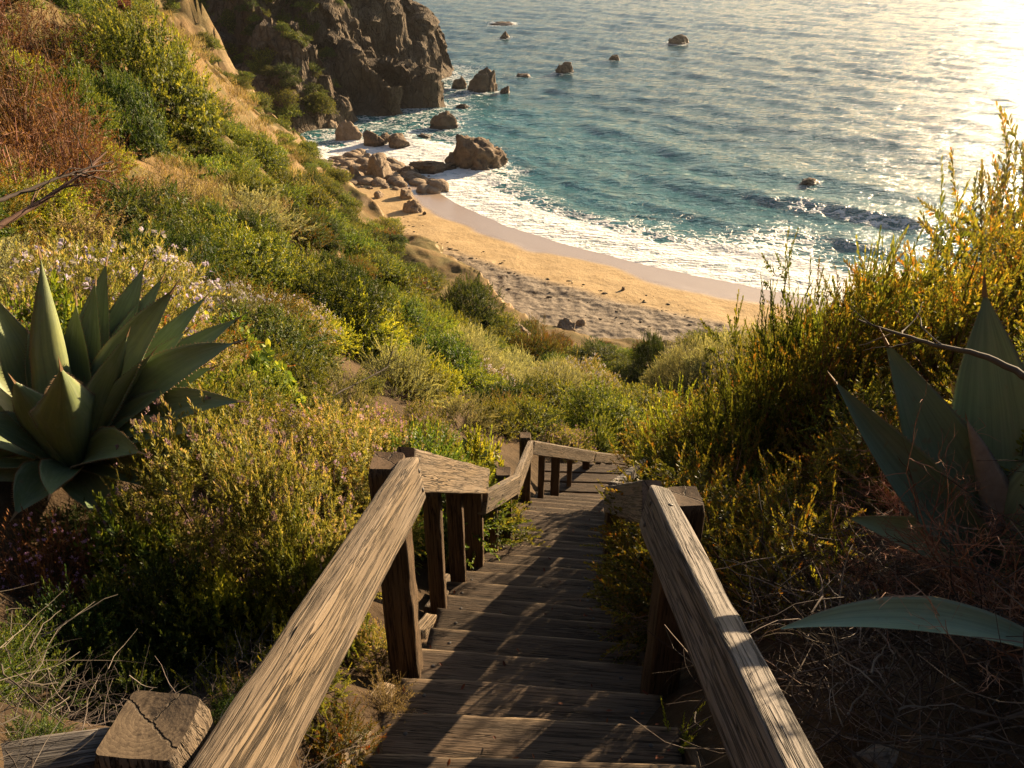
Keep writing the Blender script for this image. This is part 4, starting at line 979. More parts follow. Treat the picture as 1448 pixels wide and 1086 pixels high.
def stair_clear(x, y, pad=.0):
    xl = np.interp(y, [-2, 0, 2.3, 3.5, 5.0, 5.8, 6.4, 7.8, 9.4, 10.2], [-.62, -.60, -.57, -.47, -.42, -.22, -.06, .12, .34, .42]); xr = np.interp(y, [-2, 0, 2.3, 3.0, 3.6, 5.0, 6.4, 7.8, 9.4, 10.2], [.68, .68, .68, .70, .66, .72, .90, 1.08, 1.36, 1.6])
    free = (x < xl-.12-pad) | (x > xr+.14+pad+.6*sstep(4.3, 6.0, y))
    # lower flight
    q = (x-1.45)*.66+(y-10.9)*.75; c = (x-1.45)*.75-(y-10.9)*.66
    low = (q > -1.2) & (q < 3.6) & (np.abs(c) < .75+pad)
    return (free | (y > 10.3)) & ~low & ~((y > 9.6) & (y < 11.6) & (x > .0) & (x < 2.6))
def cand(n, x0, x1, y0, y1, dens=None):
    x = rng.uniform(x0, x1, n); y = rng.uniform(y0, y1, n); return x, y
def project(x, y, z):
    zc = z-CAMZ; d = y*CP-zc*SP; u = y*SP+zc*CP; return 724+F*x/d, 543-F*u/d, d
# ------------------------------------------------------------------ agaves
def streaks(s, c):
    at = s.n('ShaderNodeAttribute', attribute_name='along'); m1 = s.n('ShaderNodeMapping'); s.t.links.new(at.outputs['Vector'], m1.inputs[0]); m1.inputs['Scale'].default_value = (9, 1.3, 1)
    k1 = s.noise(m1.outputs[0], 1.6, 4, .6); m2 = s.n('ShaderNodeMapping'); s.t.links.new(at.outputs['Vector'], m2.inputs[0]); m2.inputs['Scale'].default_value = (2.2, 3.2, 1)
    k2 = s.noise(m2.outputs[0], 1.5, 3, .5, .8)
    c = s.mix(s.ramp(k1, [(.38, .0), (.75, .55)]), c, (.055, .085, .055)); c = s.mix(s.ramp(k2, [(.52, 0.), (.60, .4), (.68, 0.)]), c, (.24, .27, .18))
    sp = s.noise(s.coords('Object'), 16, 3, .6); c = s.mix(s.ramp(sp, [(.66, 0.), (.72, .6)]), c, (.20, .14, .075))
    return c, k1
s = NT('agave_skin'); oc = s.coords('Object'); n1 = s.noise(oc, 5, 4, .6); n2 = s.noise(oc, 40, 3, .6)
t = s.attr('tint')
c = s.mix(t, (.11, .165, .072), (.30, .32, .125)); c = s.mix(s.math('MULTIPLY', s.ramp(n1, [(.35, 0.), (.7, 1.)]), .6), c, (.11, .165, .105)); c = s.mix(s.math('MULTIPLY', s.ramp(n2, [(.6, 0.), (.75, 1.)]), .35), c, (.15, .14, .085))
c, k1 = streaks(s, c); c = s.mix(s.math('MULTIPLY', s.math('POWER', s.attr('rim'), 3.), .8), c, (.36, .29, .16))  # pale rim: horny margin, with the sunlit edge put into its colour
s.pbr(c, .48, s.bump(s.math('ADD', n1, s.math('MULTIPLY', n2, .15)), .25, .006), .4); M_AGAVE = s.m
s = NT('agave_skin_blue'); oc = s.coords('Object'); n1 = s.noise(oc, 5, 4, .6); n2 = s.noise(oc, 50, 3, .6)
c = s.mix(s.attr('tint'), (.14, .22, .14), (.28, .34, .18)); c = s.mix(s.math('MULTIPLY', s.ramp(n1, [(.35, 0.), (.7, 1.)]), .6), c, (.19, .28, .20)); c = s.mix(s.math('MULTIPLY', s.ramp(n2, [(.62, 0.), (.75, 1.)]), .3), c, (.16, .13, .085))
c, k1 = streaks(s, c); c = s.mix(s.math('MULTIPLY', s.math('POWER', s.attr('rim'), 3.), .8), c, (.34, .28, .17))
s.pbr(c, .5, s.bump(s.math('ADD', n1, s.math('MULTIPLY', n2, .15)), .25, .006), .4); M_AGAVEB = s.m
s = NT('agave_spine'); s.pbr((.20, .125, .065), .6, None, .3); M_SPINE = s.m
s = NT('agave_dry'); oc = s.coords('Object', (1, 1, 1)); n1 = s.noise(oc, 25, 4, .6); s.pbr(s.mix(n1, (.20, .15, .11), (.42, .36, .29)), .8, s.bump(n1, .5, .01), .2); M_ADRY = s.m
def agave_leaf(parent, base, tip, W_, up=.25, gut=.30, th=.10, mat=None, twist=0., tint=.4, label=None, face=.45, name='leaf', maxat=.42):
    base, tip = Vector(base), Vector(tip); d = tip-base; L = d.length
    outv = Vector((d.x, d.y, 0)); outv = outv.normalized() if outv.length > .02*L else Vector((0, -1, 0))
    side0 = outv.cross(Vector((0, 0, 1))).normalized(); tc_ = Vector((0, 0, CAMZ))-tip; sc2 = d.cross(tc_).normalized(); sc2 = sc2 if sc2.dot(side0) > 0 else -sc2
    side0 = (side0*(1-face)+sc2*face).normalized(); side0 = (side0-d.normalized()*side0.dot(d.normalized())).normalized(); nrm0 = side0.cross(d.normalized())
    ctrl = (base+tip)*.5+nrm0*(-up*L*.0)+Vector((0, 0, 1))*(up*L)
    ts = np.linspace(0, 1, 26); V = []; nu = 15; tw = np.linspace(-1, 1, nu)
    seed = int(abs(tip.x*977+tip.z*331)) % 500
    ring = []; edges_ = [[], []]
    wprof = np.interp(ts, [0, .12, .25, maxat, .60, .75, .87, .95, .985, 1], [.52, .60, .80, 1, .88, .62, .35, .14, .06, .03])
    for k, t in enumerate(ts):
        c = base*(1-t)**2+ctrl*(2*t*(1-t))+tip*t*t; tg = ((ctrl-base)*(2*(1-t))+(tip-ctrl)*(2*t)).normalized()
        sd_ = side0; q = Matrix.Rotation(twist*(.3+.7*t), 3, tg); sd_ = q@sd_; n = sd_.cross(tg).normalized()*-1
        if n.dot(q@(side0.cross(d.normalized())*-1)) < 0: n = -n
        if n.z < -.0 and abs(twist) < .1: n = -n
        w_ = W_*.5*wprof[k]*(1+.04*float(noise(t*5.0, seed*1.3, seed=3)))
        g = gut*1.5*(1-.35*t)
        wav = .03*W_*float(noise(t*6., seed*.7, seed=8))
        for u in tw: V.append(c+sd_*(w_*u)+n*(w_*g*u*u*1.3+wav*u))
        tk = W_*th*(1-t)**.7*(1 if t < .99 else .3)+.002
        for u in tw[1:-1][::-1]: V.append(c+sd_*(w_*u)+n*(w_*g*u*u*1.3+wav*u-tk*(1-u*u)))
        edges_[0].append((c+sd_*(-w_)+n*(w_*g*1.3-wav), -sd_, tg)); edges_[1].append((c+sd_*w_+n*(w_*g*1.3+wav), sd_, tg))
    m = nu*2-2; F_ = []
    for k in range(len(ts)-1):
        for j in range(m): F_.append((k*m+j, k*m+(j+1) % m, (k+1)*m+(j+1) % m, (k+1)*m+j))
    nv = len(V); bm = bmesh.new(); vs = [bm.verts.new(v) for v in V]
    for f in F_: 
        fc = bm.faces.new([vs[i] for i in f]); fc.smooth = True
    def cone(p, dirv, l, r):
        a = dirv.orthogonal().normalized(); b = dirv.cross(a); q = [bm.verts.new(p+(a*math.cos(x)+b*math.sin(x))*r) for x in (0, 2.09, 4.19)]; tp = bm.verts.new(p+dirv*l)
        for i in range(3): bm.faces.new((q[i], q[(i+1) % 3], tp)).material_index = 1
    for e in edges_:
        for k in range(3, 24):
            for f in (0., .5):
                a, b = e[k], e[min(k+1, 25)]; p = a[0].lerp(b[0], f+.2*random.random()); cone(p-a[1]*.001, (a[1]*1.0+a[2]*.35).normalized(), W_*.045*random.uniform(.7, 1.3), W_*.013)
    cone(tip-(tip-ctrl).normalized()*.01, (tip-ctrl).normalized(), W_*.35, W_*.035)
    me = bpy.data.meshes.new(name); bm.to_mesh(me); bm.free(); me.materials.append(mat or M_AGAVE); me.materials.append(M_SPINE)
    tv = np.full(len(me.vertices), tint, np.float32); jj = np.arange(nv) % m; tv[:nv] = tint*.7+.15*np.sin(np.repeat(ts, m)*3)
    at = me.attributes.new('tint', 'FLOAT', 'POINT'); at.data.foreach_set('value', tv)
    ed = np.zeros(len(me.vertices), np.float32); ed[:nv] = ((jj == 0) | (jj == nu-1)); at2 = me.attributes.new('along', 'FLOAT_VECTOR', 'POINT'); av = np.zeros((len(me.vertices), 3), np.float32); uu = np.concatenate([tw, tw[1:-1][::-1]]); av[:nv, 0] = np.tile(uu, len(ts)); av[:nv, 1] = np.repeat(ts, m); av[:, 2] = seed; at2.data.foreach_set('vector', av.ravel()); me.attributes.new('rim', 'FLOAT', 'POINT').data.foreach_set('value', ed)
    for v in me.vertices: v.co -= Vector(parent.location)
    o = link(name, me, parent)
    if label: o['label'] = label
    return o
cA = on_hill(112, 682)+np.array([0, 0, .10]); PLANTS.append((cA[0]-.1, cA[1]-.55, 1.45)); ag = thing('agave', 'large grey green agave rosette on the left slope with half its leaves in sun', 'agave', cA)
mA = m_per_px(cA); yA = cA[1]; print('agave', cA, mA)
def aleaf(parent, c, tp, dy, wpx, up=.12, basepx=None, **k):
    y0 = c[1]; b = Vector([float(q) for q in c])+Vector((0, 0, .06)) if basepx is None else W(*basepx[:2], y0+(basepx[2] if len(basepx) > 2 else 0))
    tip = W(tp[0], tp[1], y0+dy); dirh = Vector((tip.x-b.x, tip.y-b.y, 0))
    b2 = b+(dirh.normalized()*.07 if dirh.length > .01 else Vector((0, 0, 0)))
    return agave_leaf(parent, b2, tip, wpx*m_per_px(np.array(tip))*1.0, up=up, **k)
for tp, dy, wpx, up, kw in [  # high tint paints the sunlit leaves paler, low tint the shaded ones darker
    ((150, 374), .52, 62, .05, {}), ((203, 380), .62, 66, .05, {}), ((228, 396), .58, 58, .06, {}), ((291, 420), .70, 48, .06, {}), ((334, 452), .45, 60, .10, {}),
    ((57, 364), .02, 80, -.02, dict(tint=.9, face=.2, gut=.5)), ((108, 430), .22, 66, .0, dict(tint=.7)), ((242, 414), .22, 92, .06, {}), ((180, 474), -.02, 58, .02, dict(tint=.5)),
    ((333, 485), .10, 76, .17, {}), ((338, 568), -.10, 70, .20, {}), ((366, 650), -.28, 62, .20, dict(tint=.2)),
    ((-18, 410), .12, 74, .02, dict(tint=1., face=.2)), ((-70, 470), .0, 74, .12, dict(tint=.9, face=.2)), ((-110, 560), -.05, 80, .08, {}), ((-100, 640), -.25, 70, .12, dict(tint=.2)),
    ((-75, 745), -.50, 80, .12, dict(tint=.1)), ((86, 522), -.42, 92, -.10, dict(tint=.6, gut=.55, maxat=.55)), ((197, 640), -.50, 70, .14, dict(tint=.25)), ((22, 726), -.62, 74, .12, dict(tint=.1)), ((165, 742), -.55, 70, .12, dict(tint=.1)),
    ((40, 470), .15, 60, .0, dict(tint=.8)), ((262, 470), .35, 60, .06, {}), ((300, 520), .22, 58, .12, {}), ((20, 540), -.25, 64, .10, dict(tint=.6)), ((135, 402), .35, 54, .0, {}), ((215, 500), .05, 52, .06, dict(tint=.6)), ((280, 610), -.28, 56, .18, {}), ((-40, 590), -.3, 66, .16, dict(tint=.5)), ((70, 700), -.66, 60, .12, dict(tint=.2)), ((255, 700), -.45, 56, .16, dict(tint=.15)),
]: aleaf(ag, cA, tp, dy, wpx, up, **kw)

cB = on_hill(1425, 838)+np.array([0, 0, .06]); PLANTS.append((cB[0]-.2, cB[1], .75)); ab = thing('agave', 'blue green agave on the right slope with tall shaded leaves behind bare twigs', 'agave', cB); print('agave2', cB, m_per_px(cB))
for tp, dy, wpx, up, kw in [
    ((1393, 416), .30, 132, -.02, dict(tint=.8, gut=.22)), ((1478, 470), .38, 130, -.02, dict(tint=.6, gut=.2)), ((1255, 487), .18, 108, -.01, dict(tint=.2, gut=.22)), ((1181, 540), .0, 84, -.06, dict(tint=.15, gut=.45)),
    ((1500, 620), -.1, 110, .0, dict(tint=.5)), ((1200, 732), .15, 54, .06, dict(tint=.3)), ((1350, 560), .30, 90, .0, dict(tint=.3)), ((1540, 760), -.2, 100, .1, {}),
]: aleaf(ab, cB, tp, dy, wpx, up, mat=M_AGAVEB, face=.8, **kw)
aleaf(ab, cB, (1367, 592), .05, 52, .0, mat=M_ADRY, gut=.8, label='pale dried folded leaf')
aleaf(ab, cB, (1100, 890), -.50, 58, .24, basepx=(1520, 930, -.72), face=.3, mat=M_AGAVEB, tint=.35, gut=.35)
# little agave by the rail far down the steps
cD = on_hill(668, 668); ad = thing('agave', 'small pale green agave tucked behind the left handrail down the steps', 'agave', cD)
for tp, dy, wpx, up, kw in [((655, 618), .2, 20, .0, dict(tint=.8)), ((640, 640), -.1, 20, .1, {}), ((700, 648), .1, 22, .2, dict(tint=.3)), ((672, 628), .1, 20, 0., dict(tint=.6)), ((712, 672), -.1, 20, .2, {}), ((690, 625), .3, 18, .0, {})]:
    aleaf(ad, cD, tp, dy, wpx, up, **kw)

# ------------------------------------------------------------------ single plants
B('sprout_a', 31, .13, .06, 9, 'shoot', (L_GOLD, B_RED), up=2.2, fill=.9, branches=4, jit=.3)
B('sprout_b', 32, .13, .06, 9, 'shoot', (L_LIME, B_RED), up=2.2, fill=.9, branches=4, jit=.3)
B('sprout_c', 33, .12, .06, 8, 'shoot', (L_RED, B_RED), up=2.0, fill=.9, branches=4, jit=.35)
NM = {}
def plant(key, px, py, wpx, hpx, label, cat='shrub', name='shrub', group=None, rz=None, y=None):
    p = on_hill(px, py) if y is None else at_y(px, py, y)
    m = m_per_px(p); parts, R0, H0 = BUSH[key]; sx = wpx*m*.5/R0; sz = hpx*m/(H0*1.05)
    t = thing(name, label, cat, (p[0], p[1], p[2]-.06*H0*sz), random.uniform(0, 6.28) if rz is None else rz, group); t.scale = (sx, sx, sz)
    for nm, me in parts: link(nm, me, t)
    if key[:4] not in ('spro',): PLANTS.append((p[0], p[1], R0*sx))
    return t
PL = [
 ('sage_a', 650, 606, 100, 50, 'grey green sage on the bare patch above the second bend'),
 ('small_c', 700, 606, 80, 44, 'olive low bush left of the topmost bend post'),
 ('heather_a', 612, 640, 80, 44, 'creamy low heather between slim upright plant and purple heather'),
 ('mid_f', 690, 560, 90, 44, 'lilac dotted cushion in the hollow beyond the far rail'),
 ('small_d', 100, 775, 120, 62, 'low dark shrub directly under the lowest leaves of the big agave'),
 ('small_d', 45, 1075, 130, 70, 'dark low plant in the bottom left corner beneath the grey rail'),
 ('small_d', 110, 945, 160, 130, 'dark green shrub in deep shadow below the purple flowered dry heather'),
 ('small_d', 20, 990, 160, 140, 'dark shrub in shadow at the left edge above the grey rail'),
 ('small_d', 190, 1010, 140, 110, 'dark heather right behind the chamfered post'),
 ('mid_l', 600, 560, 110, 60, 'bright yellow green cushion in the middle of the slope'),
 ('mid_l', 455, 440, 90, 46, 'bright green cushion on the slope above the lilac dotted scrub'),
 ('heather_c', 425, 985, 130, 120, 'dim green heather under the middle of the left handrail'),
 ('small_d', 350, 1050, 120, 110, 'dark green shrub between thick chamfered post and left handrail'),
 # right hand bank: back-lit bushes between the steps and the sea
 ('shoot_a', 1440, 470, 330, 330, 'tallest golden bush at the right edge rising against the glittering sea'),
 ('shoot_a', 1330, 560, 270, 270, 'golden leaved bush in front of the tallest one on the right bank'),
 ('shoot_b', 1210, 585, 210, 250, 'open olive bush with upright shoots against the breaking foam'),
 ('shoot_a', 1150, 640, 210, 270, 'yellow green bush with fine shoots standing above the beach end'),
 ('shoot_b', 1110, 590, 150, 200, 'slender shoot bush nearest the end of the sand on the right bank'),
 ('shoot_c', 960, 690, 120, 160, 'bright lime green feathery bush beside the lower right handrail'),
 ('shoot_b', 1050, 700, 190, 220, 'olive green bush between the lime bush and the shoot bushes'),
 ('small_b', 1260, 690, 240, 130, 'reddish gold shrub behind the blue green agave'),
 ('shoot_a', 1400, 640, 240, 190, 'amber bush half hidden behind the tall blue green agave leaves'),
 ('small_a', 1090, 770, 170, 100, 'dark green shaded shrub behind the right handrail post'),
 ('small_c', 880, 862, 80, 95, 'dark little shrub beside the right edge of the treads'),
 ('sprout_a', 1090, 868, 80, 200, 'tall yellow leaved sprout nearest the right handrail post', 'plant', 'sprout'),
 ('sprout_b', 1165, 868, 100, 110, 'yellow green leafy sprout above the arching agave leaf', 'plant', 'sprout'),
 ('sprout_c', 1128, 830, 80, 100, 'orange leaved sprout between the two yellow sprouts', 'plant', 'sprout'),
 ('sprout_b', 1036, 830, 60, 90, 'pale green sprout touching the top of the right handrail', 'plant', 'sprout'),
 ('sprout_a', 1170, 790, 70, 130, 'golden sprout with a bare red stem under the agave tip', 'plant', 'sprout'),
 ('sprout_b', 965, 1050, 70, 70, 'dim sprout in shadow between right post and bottom tread', 'plant', 'sprout'),
 # left slope, near
 ('heather_a', 310, 785, 280, 230, 'pale pink tipped heather mound under the lowest right leaf of the big agave'),
 ('heather_a', 410, 830, 210, 230, 'sunlit golden heather mound beside the left handrail'),
 ('heather_a', 245, 800, 170, 75, 'pink tipped heather close under the big agave'),
 ('heather_c', 440, 895, 160, 180, 'bluish green low heather touching the left handrail'),
 ('heather_b', 530, 655, 130, 80, 'purple pink flowering heather up slope from the first bend post'),
 ('heather_a', 590, 630, 110, 60, 'creamy heather right of the purple flowering one'),
 ('broad_a', 215, 865, 160, 180, 'bright green leafy bush in front of the pink heather'),
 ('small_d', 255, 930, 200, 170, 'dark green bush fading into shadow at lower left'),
 ('heather_a', 185, 900, 130, 110, 'small cream tipped heather at the edge of the deep shadow'),
 ('broad_b', 335, 915, 150, 130, 'yellow green leafy bush lowest in the sun by the handrail'),
 ('dry_c', 75, 850, 190, 120, 'dry brown heather with a few purple flowers at left edge below the agave'),
 ('sprout_b', 285, 985, 60, 75, 'yellow green sprout behind the thick chamfered post', 'plant', 'sprout'),
 ('sprout_c', 345, 985, 34, 70, 'thin reddish sprout next to the left handrail', 'plant', 'sprout'),
 ('sprout_b', 315, 988, 40, 80, 'thin tall sprout between its two neighbours behind the post', 'plant', 'sprout'),
 ('small_b', 470, 1070, 130, 70, 'yellow and rusty low plant beneath the left handrail'),
 ('dry_b', 545, 1010, 90, 55, 'curled dry bracken beside the lowest treads', 'plant', 'bracken'),
 ('heather_a', 530, 940, 95, 65, 'rosy heather between left handrail and first bend post'),
 ('small_b', 642, 815, 46, 42, 'little orange tuft growing at the left edge of the treads', 'plant', 'tuft'),
 ('small_b', 480, 720, 110, 90, 'red and green leaved bush left of the first bend post'),
 ('dry_b', 505, 800, 80, 80, 'dry pinkish seed heads beside the first bend post', 'plant', 'dry_plant'),
 ('ivy', 380, 610, 130, 110, 'mound of big dark green leaves right of the agave'),
 ('ivy', 330, 540, 110, 90, 'smaller mound of broad leaves behind the agave tips'),
 ('small_b', 430, 650, 120, 60, 'rusty green shrub below the broad leaved mound'),
 ('sage_a', 480, 590, 140, 80, 'pale grey green sage right of the broad leaved mound'),
 ('sage_a', 560, 560, 130, 80, 'soft grey sage with bare twigs in the middle of the left slope'),
 ('sage_b', 330, 470, 130, 70, 'lilac flowering sage behind the agave'),
 ('sage_b', 250, 430, 120, 70, 'lilac flowered bush directly above the agave tips'),
 ('mid_f', 420, 480, 130, 60, 'lilac dotted scrub right of the lilac sages'),
 # along the bend of the steps
 ('small_c', 745, 612, 110, 52, 'olive cushion bush just beyond the topmost bend post'),
 ('sprout_b', 602, 668, 40, 95, 'slim yellow upright plant behind the second rail', 'plant', 'sprout'),
 ('sprout_b', 686, 680, 40, 90, 'slim leafy upright plant beside the small agave', 'plant', 'sprout'),
 ('heather_b', 800, 640, 80, 40, 'brownish purple heather behind the far rail'),
 ('small_a', 835, 640, 80, 50, 'dark green bush behind the far rail'),
 ('sage_a', 850, 615, 110, 50, 'grey green sage above the far rail'),
 ('small_c', 900, 640, 70, 46, 'olive bush where far rail and right rail come together'),
 # mid slope
 ('mid_a', 270, 400, 160, 95, 'dense green mound with bright right flank on the mid slope'),
 ('mid_b', 390, 420, 150, 85, 'olive green mound right of the dense green one'),
 ('mid_c', 350, 320, 160, 55, 'pale topped long mound above the two green mounds'),
 ('mid_b', 215, 160, 190, 130, 'large dark olive thicket high on the left slope', 'shrub'),
 ('mid_d', 180, 205, 120, 100, 'dark blue green thicket in front of the olive one', 'shrub'),
 ('mid_b', 150, 80, 130, 60, 'green mat of scrub at the top edge beside the brown bush'),
 ('mid_a', 297, 222, 56, 44, 'small bright green bush alone on the brown grassy slope'),
 ('mid_d', 440, 275, 44, 36, 'dark green clump at the edge of the slope above the cove', 'shrub'),
 ('mid_b', 490, 325, 54, 34, 'brown green clump on the rim of the eroded bluff', 'shrub'),
 ('mid_d', 658, 455, 100, 60, 'long green cushion lying on the eroded bluff'),
 ('mid_e', 757, 508, 88, 52, 'round rusty green bush at the foot of the slope beside the sand'),
 ('mid_d', 845, 520, 100, 30, 'low brown and green bush in front of the trodden sand'),
 ('mid_d', 920, 520, 52, 52, 'small dark round tree like bush at the back of the beach'),
 ('mid_b', 700, 505, 60, 30, 'green bush tucked left of the rusty round one'),
 ('mid_b', 960, 535, 90, 34, 'yellowish scrub to the right of the round dark bush'),
 # brown dry bushes at the left edge
 ('dry_a', 40, 335, 210, 180, 'big reddish brown dry bush at the left edge above the agave'),
 ('dry_a', 105, 270, 160, 150, 'reddish brown dry bush up and right of the biggest one'),
 ('dry_a', 30, 205, 190, 160, 'brown twiggy bush higher at the left edge'),
 ('dry_a', 85, 150, 150, 130, 'brown dry bush with yellowish twigs near the top left corner'),
 ('dry_a', 10, 100, 180, 130, 'dark brown bush in the top left corner'),
 ('dry_b', 110, 360, 160, 60, 'straw coloured tangle between brown bush and agave', 'plant', 'dry_plant'),
 ('dry_b', 230, 300, 130, 60, 'pale dry stems at the foot of the dark thicket', 'plant', 'dry_plant'),
]
for it in PL:
    key, px, py, wpx, hpx, lab = it[:6]; cat = it[6] if len(it) > 6 else 'shrub'; nm = it[7] if len(it) > 7 else 'shrub'
    plant(key, px, py, wpx, hpx, lab, cat, nm)

# bare twigs in front of the right agave and dead branches
TW = [twig_mesh('twigs', 50+k, 14, .3, .75, B_RED, 1.0, .0055, .45, lean=(-.9, .1, 0)) for k in range(3)]
for px, py, y_, sc_, rz, lab in [(1440, 905, 1.72, .80, .1, 'reddish bare twig bush leaning across the blue green agave'), (1330, 800, 2.2, .62, -.3, 'bare brown twigs rising left of the blue green agave'), (1470, 800, 1.95, .85, .35, 'bare twigs at the right edge crossing the tallest agave leaves'), (1250, 830, 2.35, .5, .2, 'low fan of red twigs beside the lowest agave leaf tip')]:
    p = on_hill(px, py); t = link('bare_shrub', TW[len(lab) % 3]); t.location = p; t.scale = (sc_,)*3; t.rotation_euler = (0, 0, rz); tag(t, lab, 'dead shrub')
def branch(name, pts, r0_, r1, mat, label, cat='branch', side=5, seed=1):
    r = np.random.default_rng(seed); g = Geo(); P = np.array([W(*q) for q in pts], float); o = P[0].copy(); P = P-o
    ts = np.linspace(0, len(P)-1, 24); Q = np.stack([np.interp(ts, np.arange(len(P)), P[:, k]) for k in range(3)], 1); 
    for _ in range(2): Q[1:-1] = (Q[:-2]+Q[1:-1]*2+Q[2:])/4
    Q += r.normal(0, .0022, Q.shape)*np.linalg.norm(P[-1]); v, t = tube(Q, np.linspace(r0_, r1, 24), 7); g.add(v, t, .6)
    for k in range(side):
        i = r.integers(6, 22); d = (Q[i]-Q[i-2]); d /= np.linalg.norm(d)+1e-9; d = d+r.normal(0, .5, 3); L = np.linalg.norm(P[-1])*r.uniform(.15, .4); pts_ = [Q[i]]
        for q in range(6): d = d+r.normal(0, .2, 3); d /= np.linalg.norm(d); pts_.append(pts_[-1]+d*L/6)
        v, t = tube(pts_, np.linspace(r1*1.3, r1*.4, 7), 4); g.add(v, t, r.random())
    o_ = link(name, g.mesh(name, mat, True)); o_.location = o; return tag(o_, label, cat)
branch('dead_branch', [(1475, 545, 2.0), (1400, 505, 2.15), (1330, 490, 2.3), (1262, 470, 2.5), (1215, 452, 2.7)], .012, .003, B_GREY, 'thick grey bare branch reaching in from the right over the agave', seed=3)
branch('dead_branch', [(-20, 330, 6.5), (50, 290, 7.), (110, 250, 7.4), (150, 215, 7.8)], .03, .008, B_TWIG, 'dark bare branch inside the brown bush at left edge', side=9, seed=4)
branch('dead_branch', [(-20, 290, 6.2), (40, 268, 6.6), (100, 245, 7.), (160, 228, 7.4)], .020, .006, B_GREY, 'pale thin branch lying below the brown bush at left edge', side=7, seed=5)
branch('dead_branch', [(1460, 1005, 1.5), (1350, 1040, 1.5), (1240, 1052, 1.55), (1165, 1035, 1.65)], .006, .002, B_GREY, 'long grey dead stem curving through the lower right tangle', side=4, seed=6)
branch('dead_branch', [(1450, 935, 1.75), (1350, 930, 1.8), (1270, 918, 1.9), (1190, 895, 2.0)], .005, .0015, B_GREY, 'straight silvery dead stem lying under the arching agave leaf', side=4, seed=7)
branch('dead_branch', [(470, 560, 8.2), (548, 520, 9.2), (556, 490, 9.4)], .012, .004, B_GREY, 'small bare forked branch among the grey sage', side=9, seed=8)
for px, py, y_, rz in ((1135, 1082, 1.42, .3),):
    o = link('boulder', rock_mesh('boulder', 77, (.14, .07, .06), rock_mat('path_stone', (.12, .10, .08), (.2, .17, .14), (.07, .055, .045)), .25, 10, False)); p = on_hill(1255, 1078); o.location = p; tag(o, 'grey flat stone at the bottom edge right of the handrail', 'stone')

# ------------------------------------------------------------------ ground cover
def one(k): return one_mesh(k+'_clump', BUSH[k][0])
ONE = {k: one(k) for k in BUSH}
GR = [grass_mesh('straw_tuft', 60+k, 110, .22, .34, L_GRASS) for k in range(2)]; GRF = [grass_mesh('straw_tuft_far', 64, 150, .8, .38, L_GRASS, .010)]
LT = [litter_mesh('dead_stems', 70+k, 60, .45, B_GREY) for k in range(2)]+[litter_mesh('dead_stems', 74, 60, .45, B_TWIG)]
def band(n, r0_, r1, a0=-62, a1=58, ymin=-.2):
    r = np.sqrt(rng.uniform(r0_**2, r1**2, n)); a = np.radians(rng.uniform(a0, a1, n)); x, y = r*np.sin(a), r*np.cos(a); m = y > ymin; return x[m], y[m], r[m]
def emit(name, label, cat, keys, x, y, sc_lo, sc_hi, sink=.05, tilt=.15, flat=(.75, 1.15), meshes=None):
    if len(x) == 0: return
    z = hill(x, y); n = len(x); sc_ = rng.uniform(sc_lo, sc_hi, n); rot = np.stack([rng.normal(0, tilt, n), rng.normal(0, tilt, n), rng.uniform(0, 6.28, n)], 1)
    scatter(name, label, cat, meshes or [ONE[k] for k in keys], np.stack([x, y, z-sink*sc_], 1), rot, np.stack([sc_, sc_, sc_*rng.uniform(*flat, n)], 1))
def far_tps_ok(x, y): s_, _ = bluff(x, y); return s_
# near: within 9 m
x, y, r = band(1500, 1.25, 9.0); z = hill(x, y); px, py, dd = project(x, y, z); ok = stair_clear(x, y, .16) & open_ground(x, y) & (np.hypot(x-cA[0], y-cA[1]) > .45) & (np.hypot(x-cB[0], y-cB[1]) > .5)
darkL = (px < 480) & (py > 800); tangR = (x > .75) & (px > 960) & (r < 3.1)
nz_ = noise(x*.55, y*.55, seed=91); nz2 = noise(x*.4+9, y*.4, seed=92); u = rng.random(len(x))
L_ = x < 0.3; near_ = r > 1.7
def zone(nm, lab, keys, m, lo, hi, **k): emit(nm, lab, 'ground cover', keys, x[m], y[m], lo, hi, **k)
base = ok & near_ & ~darkL & ~tangR
zone('heather_scrub', 'pale golden heather covering the near left slope', ['heather_a', 'heather_a', 'heather_c'], base & L_ & (nz_ < .0) & (u < .30), .75, 1.4, flat=(.95, 1.5))
zone('leafy_scrub', 'low green leafy scrub filling gaps on the near left slope', ['small_a', 'broad_b', 'small_c', 'small_b'], base & L_ & (nz_ >= .0) & (u < .30), .7, 1.35, flat=(.95, 1.5))
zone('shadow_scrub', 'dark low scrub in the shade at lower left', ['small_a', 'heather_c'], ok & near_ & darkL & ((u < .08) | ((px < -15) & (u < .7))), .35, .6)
zone('bank_scrub', 'golden green scrub covering the right bank', ['shoot_a', 'shoot_b', 'small_c', 'small_b', 'shoot_b', 'shoot_a'], base & ~L_ & (u < .45), .55, 1.0, flat=(.9, 1.4))
x, y, r = band(900, 1.0, 4.2); z = hill(x, y); px, py, dd = project(x, y, z); ok = stair_clear(x, y, .22)
m = ok & (((x > .7) & (px > 930) & (r < 3.4) & (rng.random(len(x)) < .6)) )
emit('dead_stem_litter', 'tangle of grey and reddish dead stems on the shaded ground beside the steps', 'ground cover', None, x[m], y[m], .55, 1.0, sink=0., tilt=.3, flat=(.8, 1.4), meshes=LT)
m = ok & (rng.random(len(x)) < .10) & (r > 1.6) & (py < 780)
emit('straw_grass', 'straw coloured dry grass blades between the near shrubs', 'ground cover', None, x[m], y[m], .5, .9, sink=.02, meshes=GR)
m = stair_clear(x, y, .1) & (px < 420) & (py > 880) & (rng.random(len(x)) < .5)
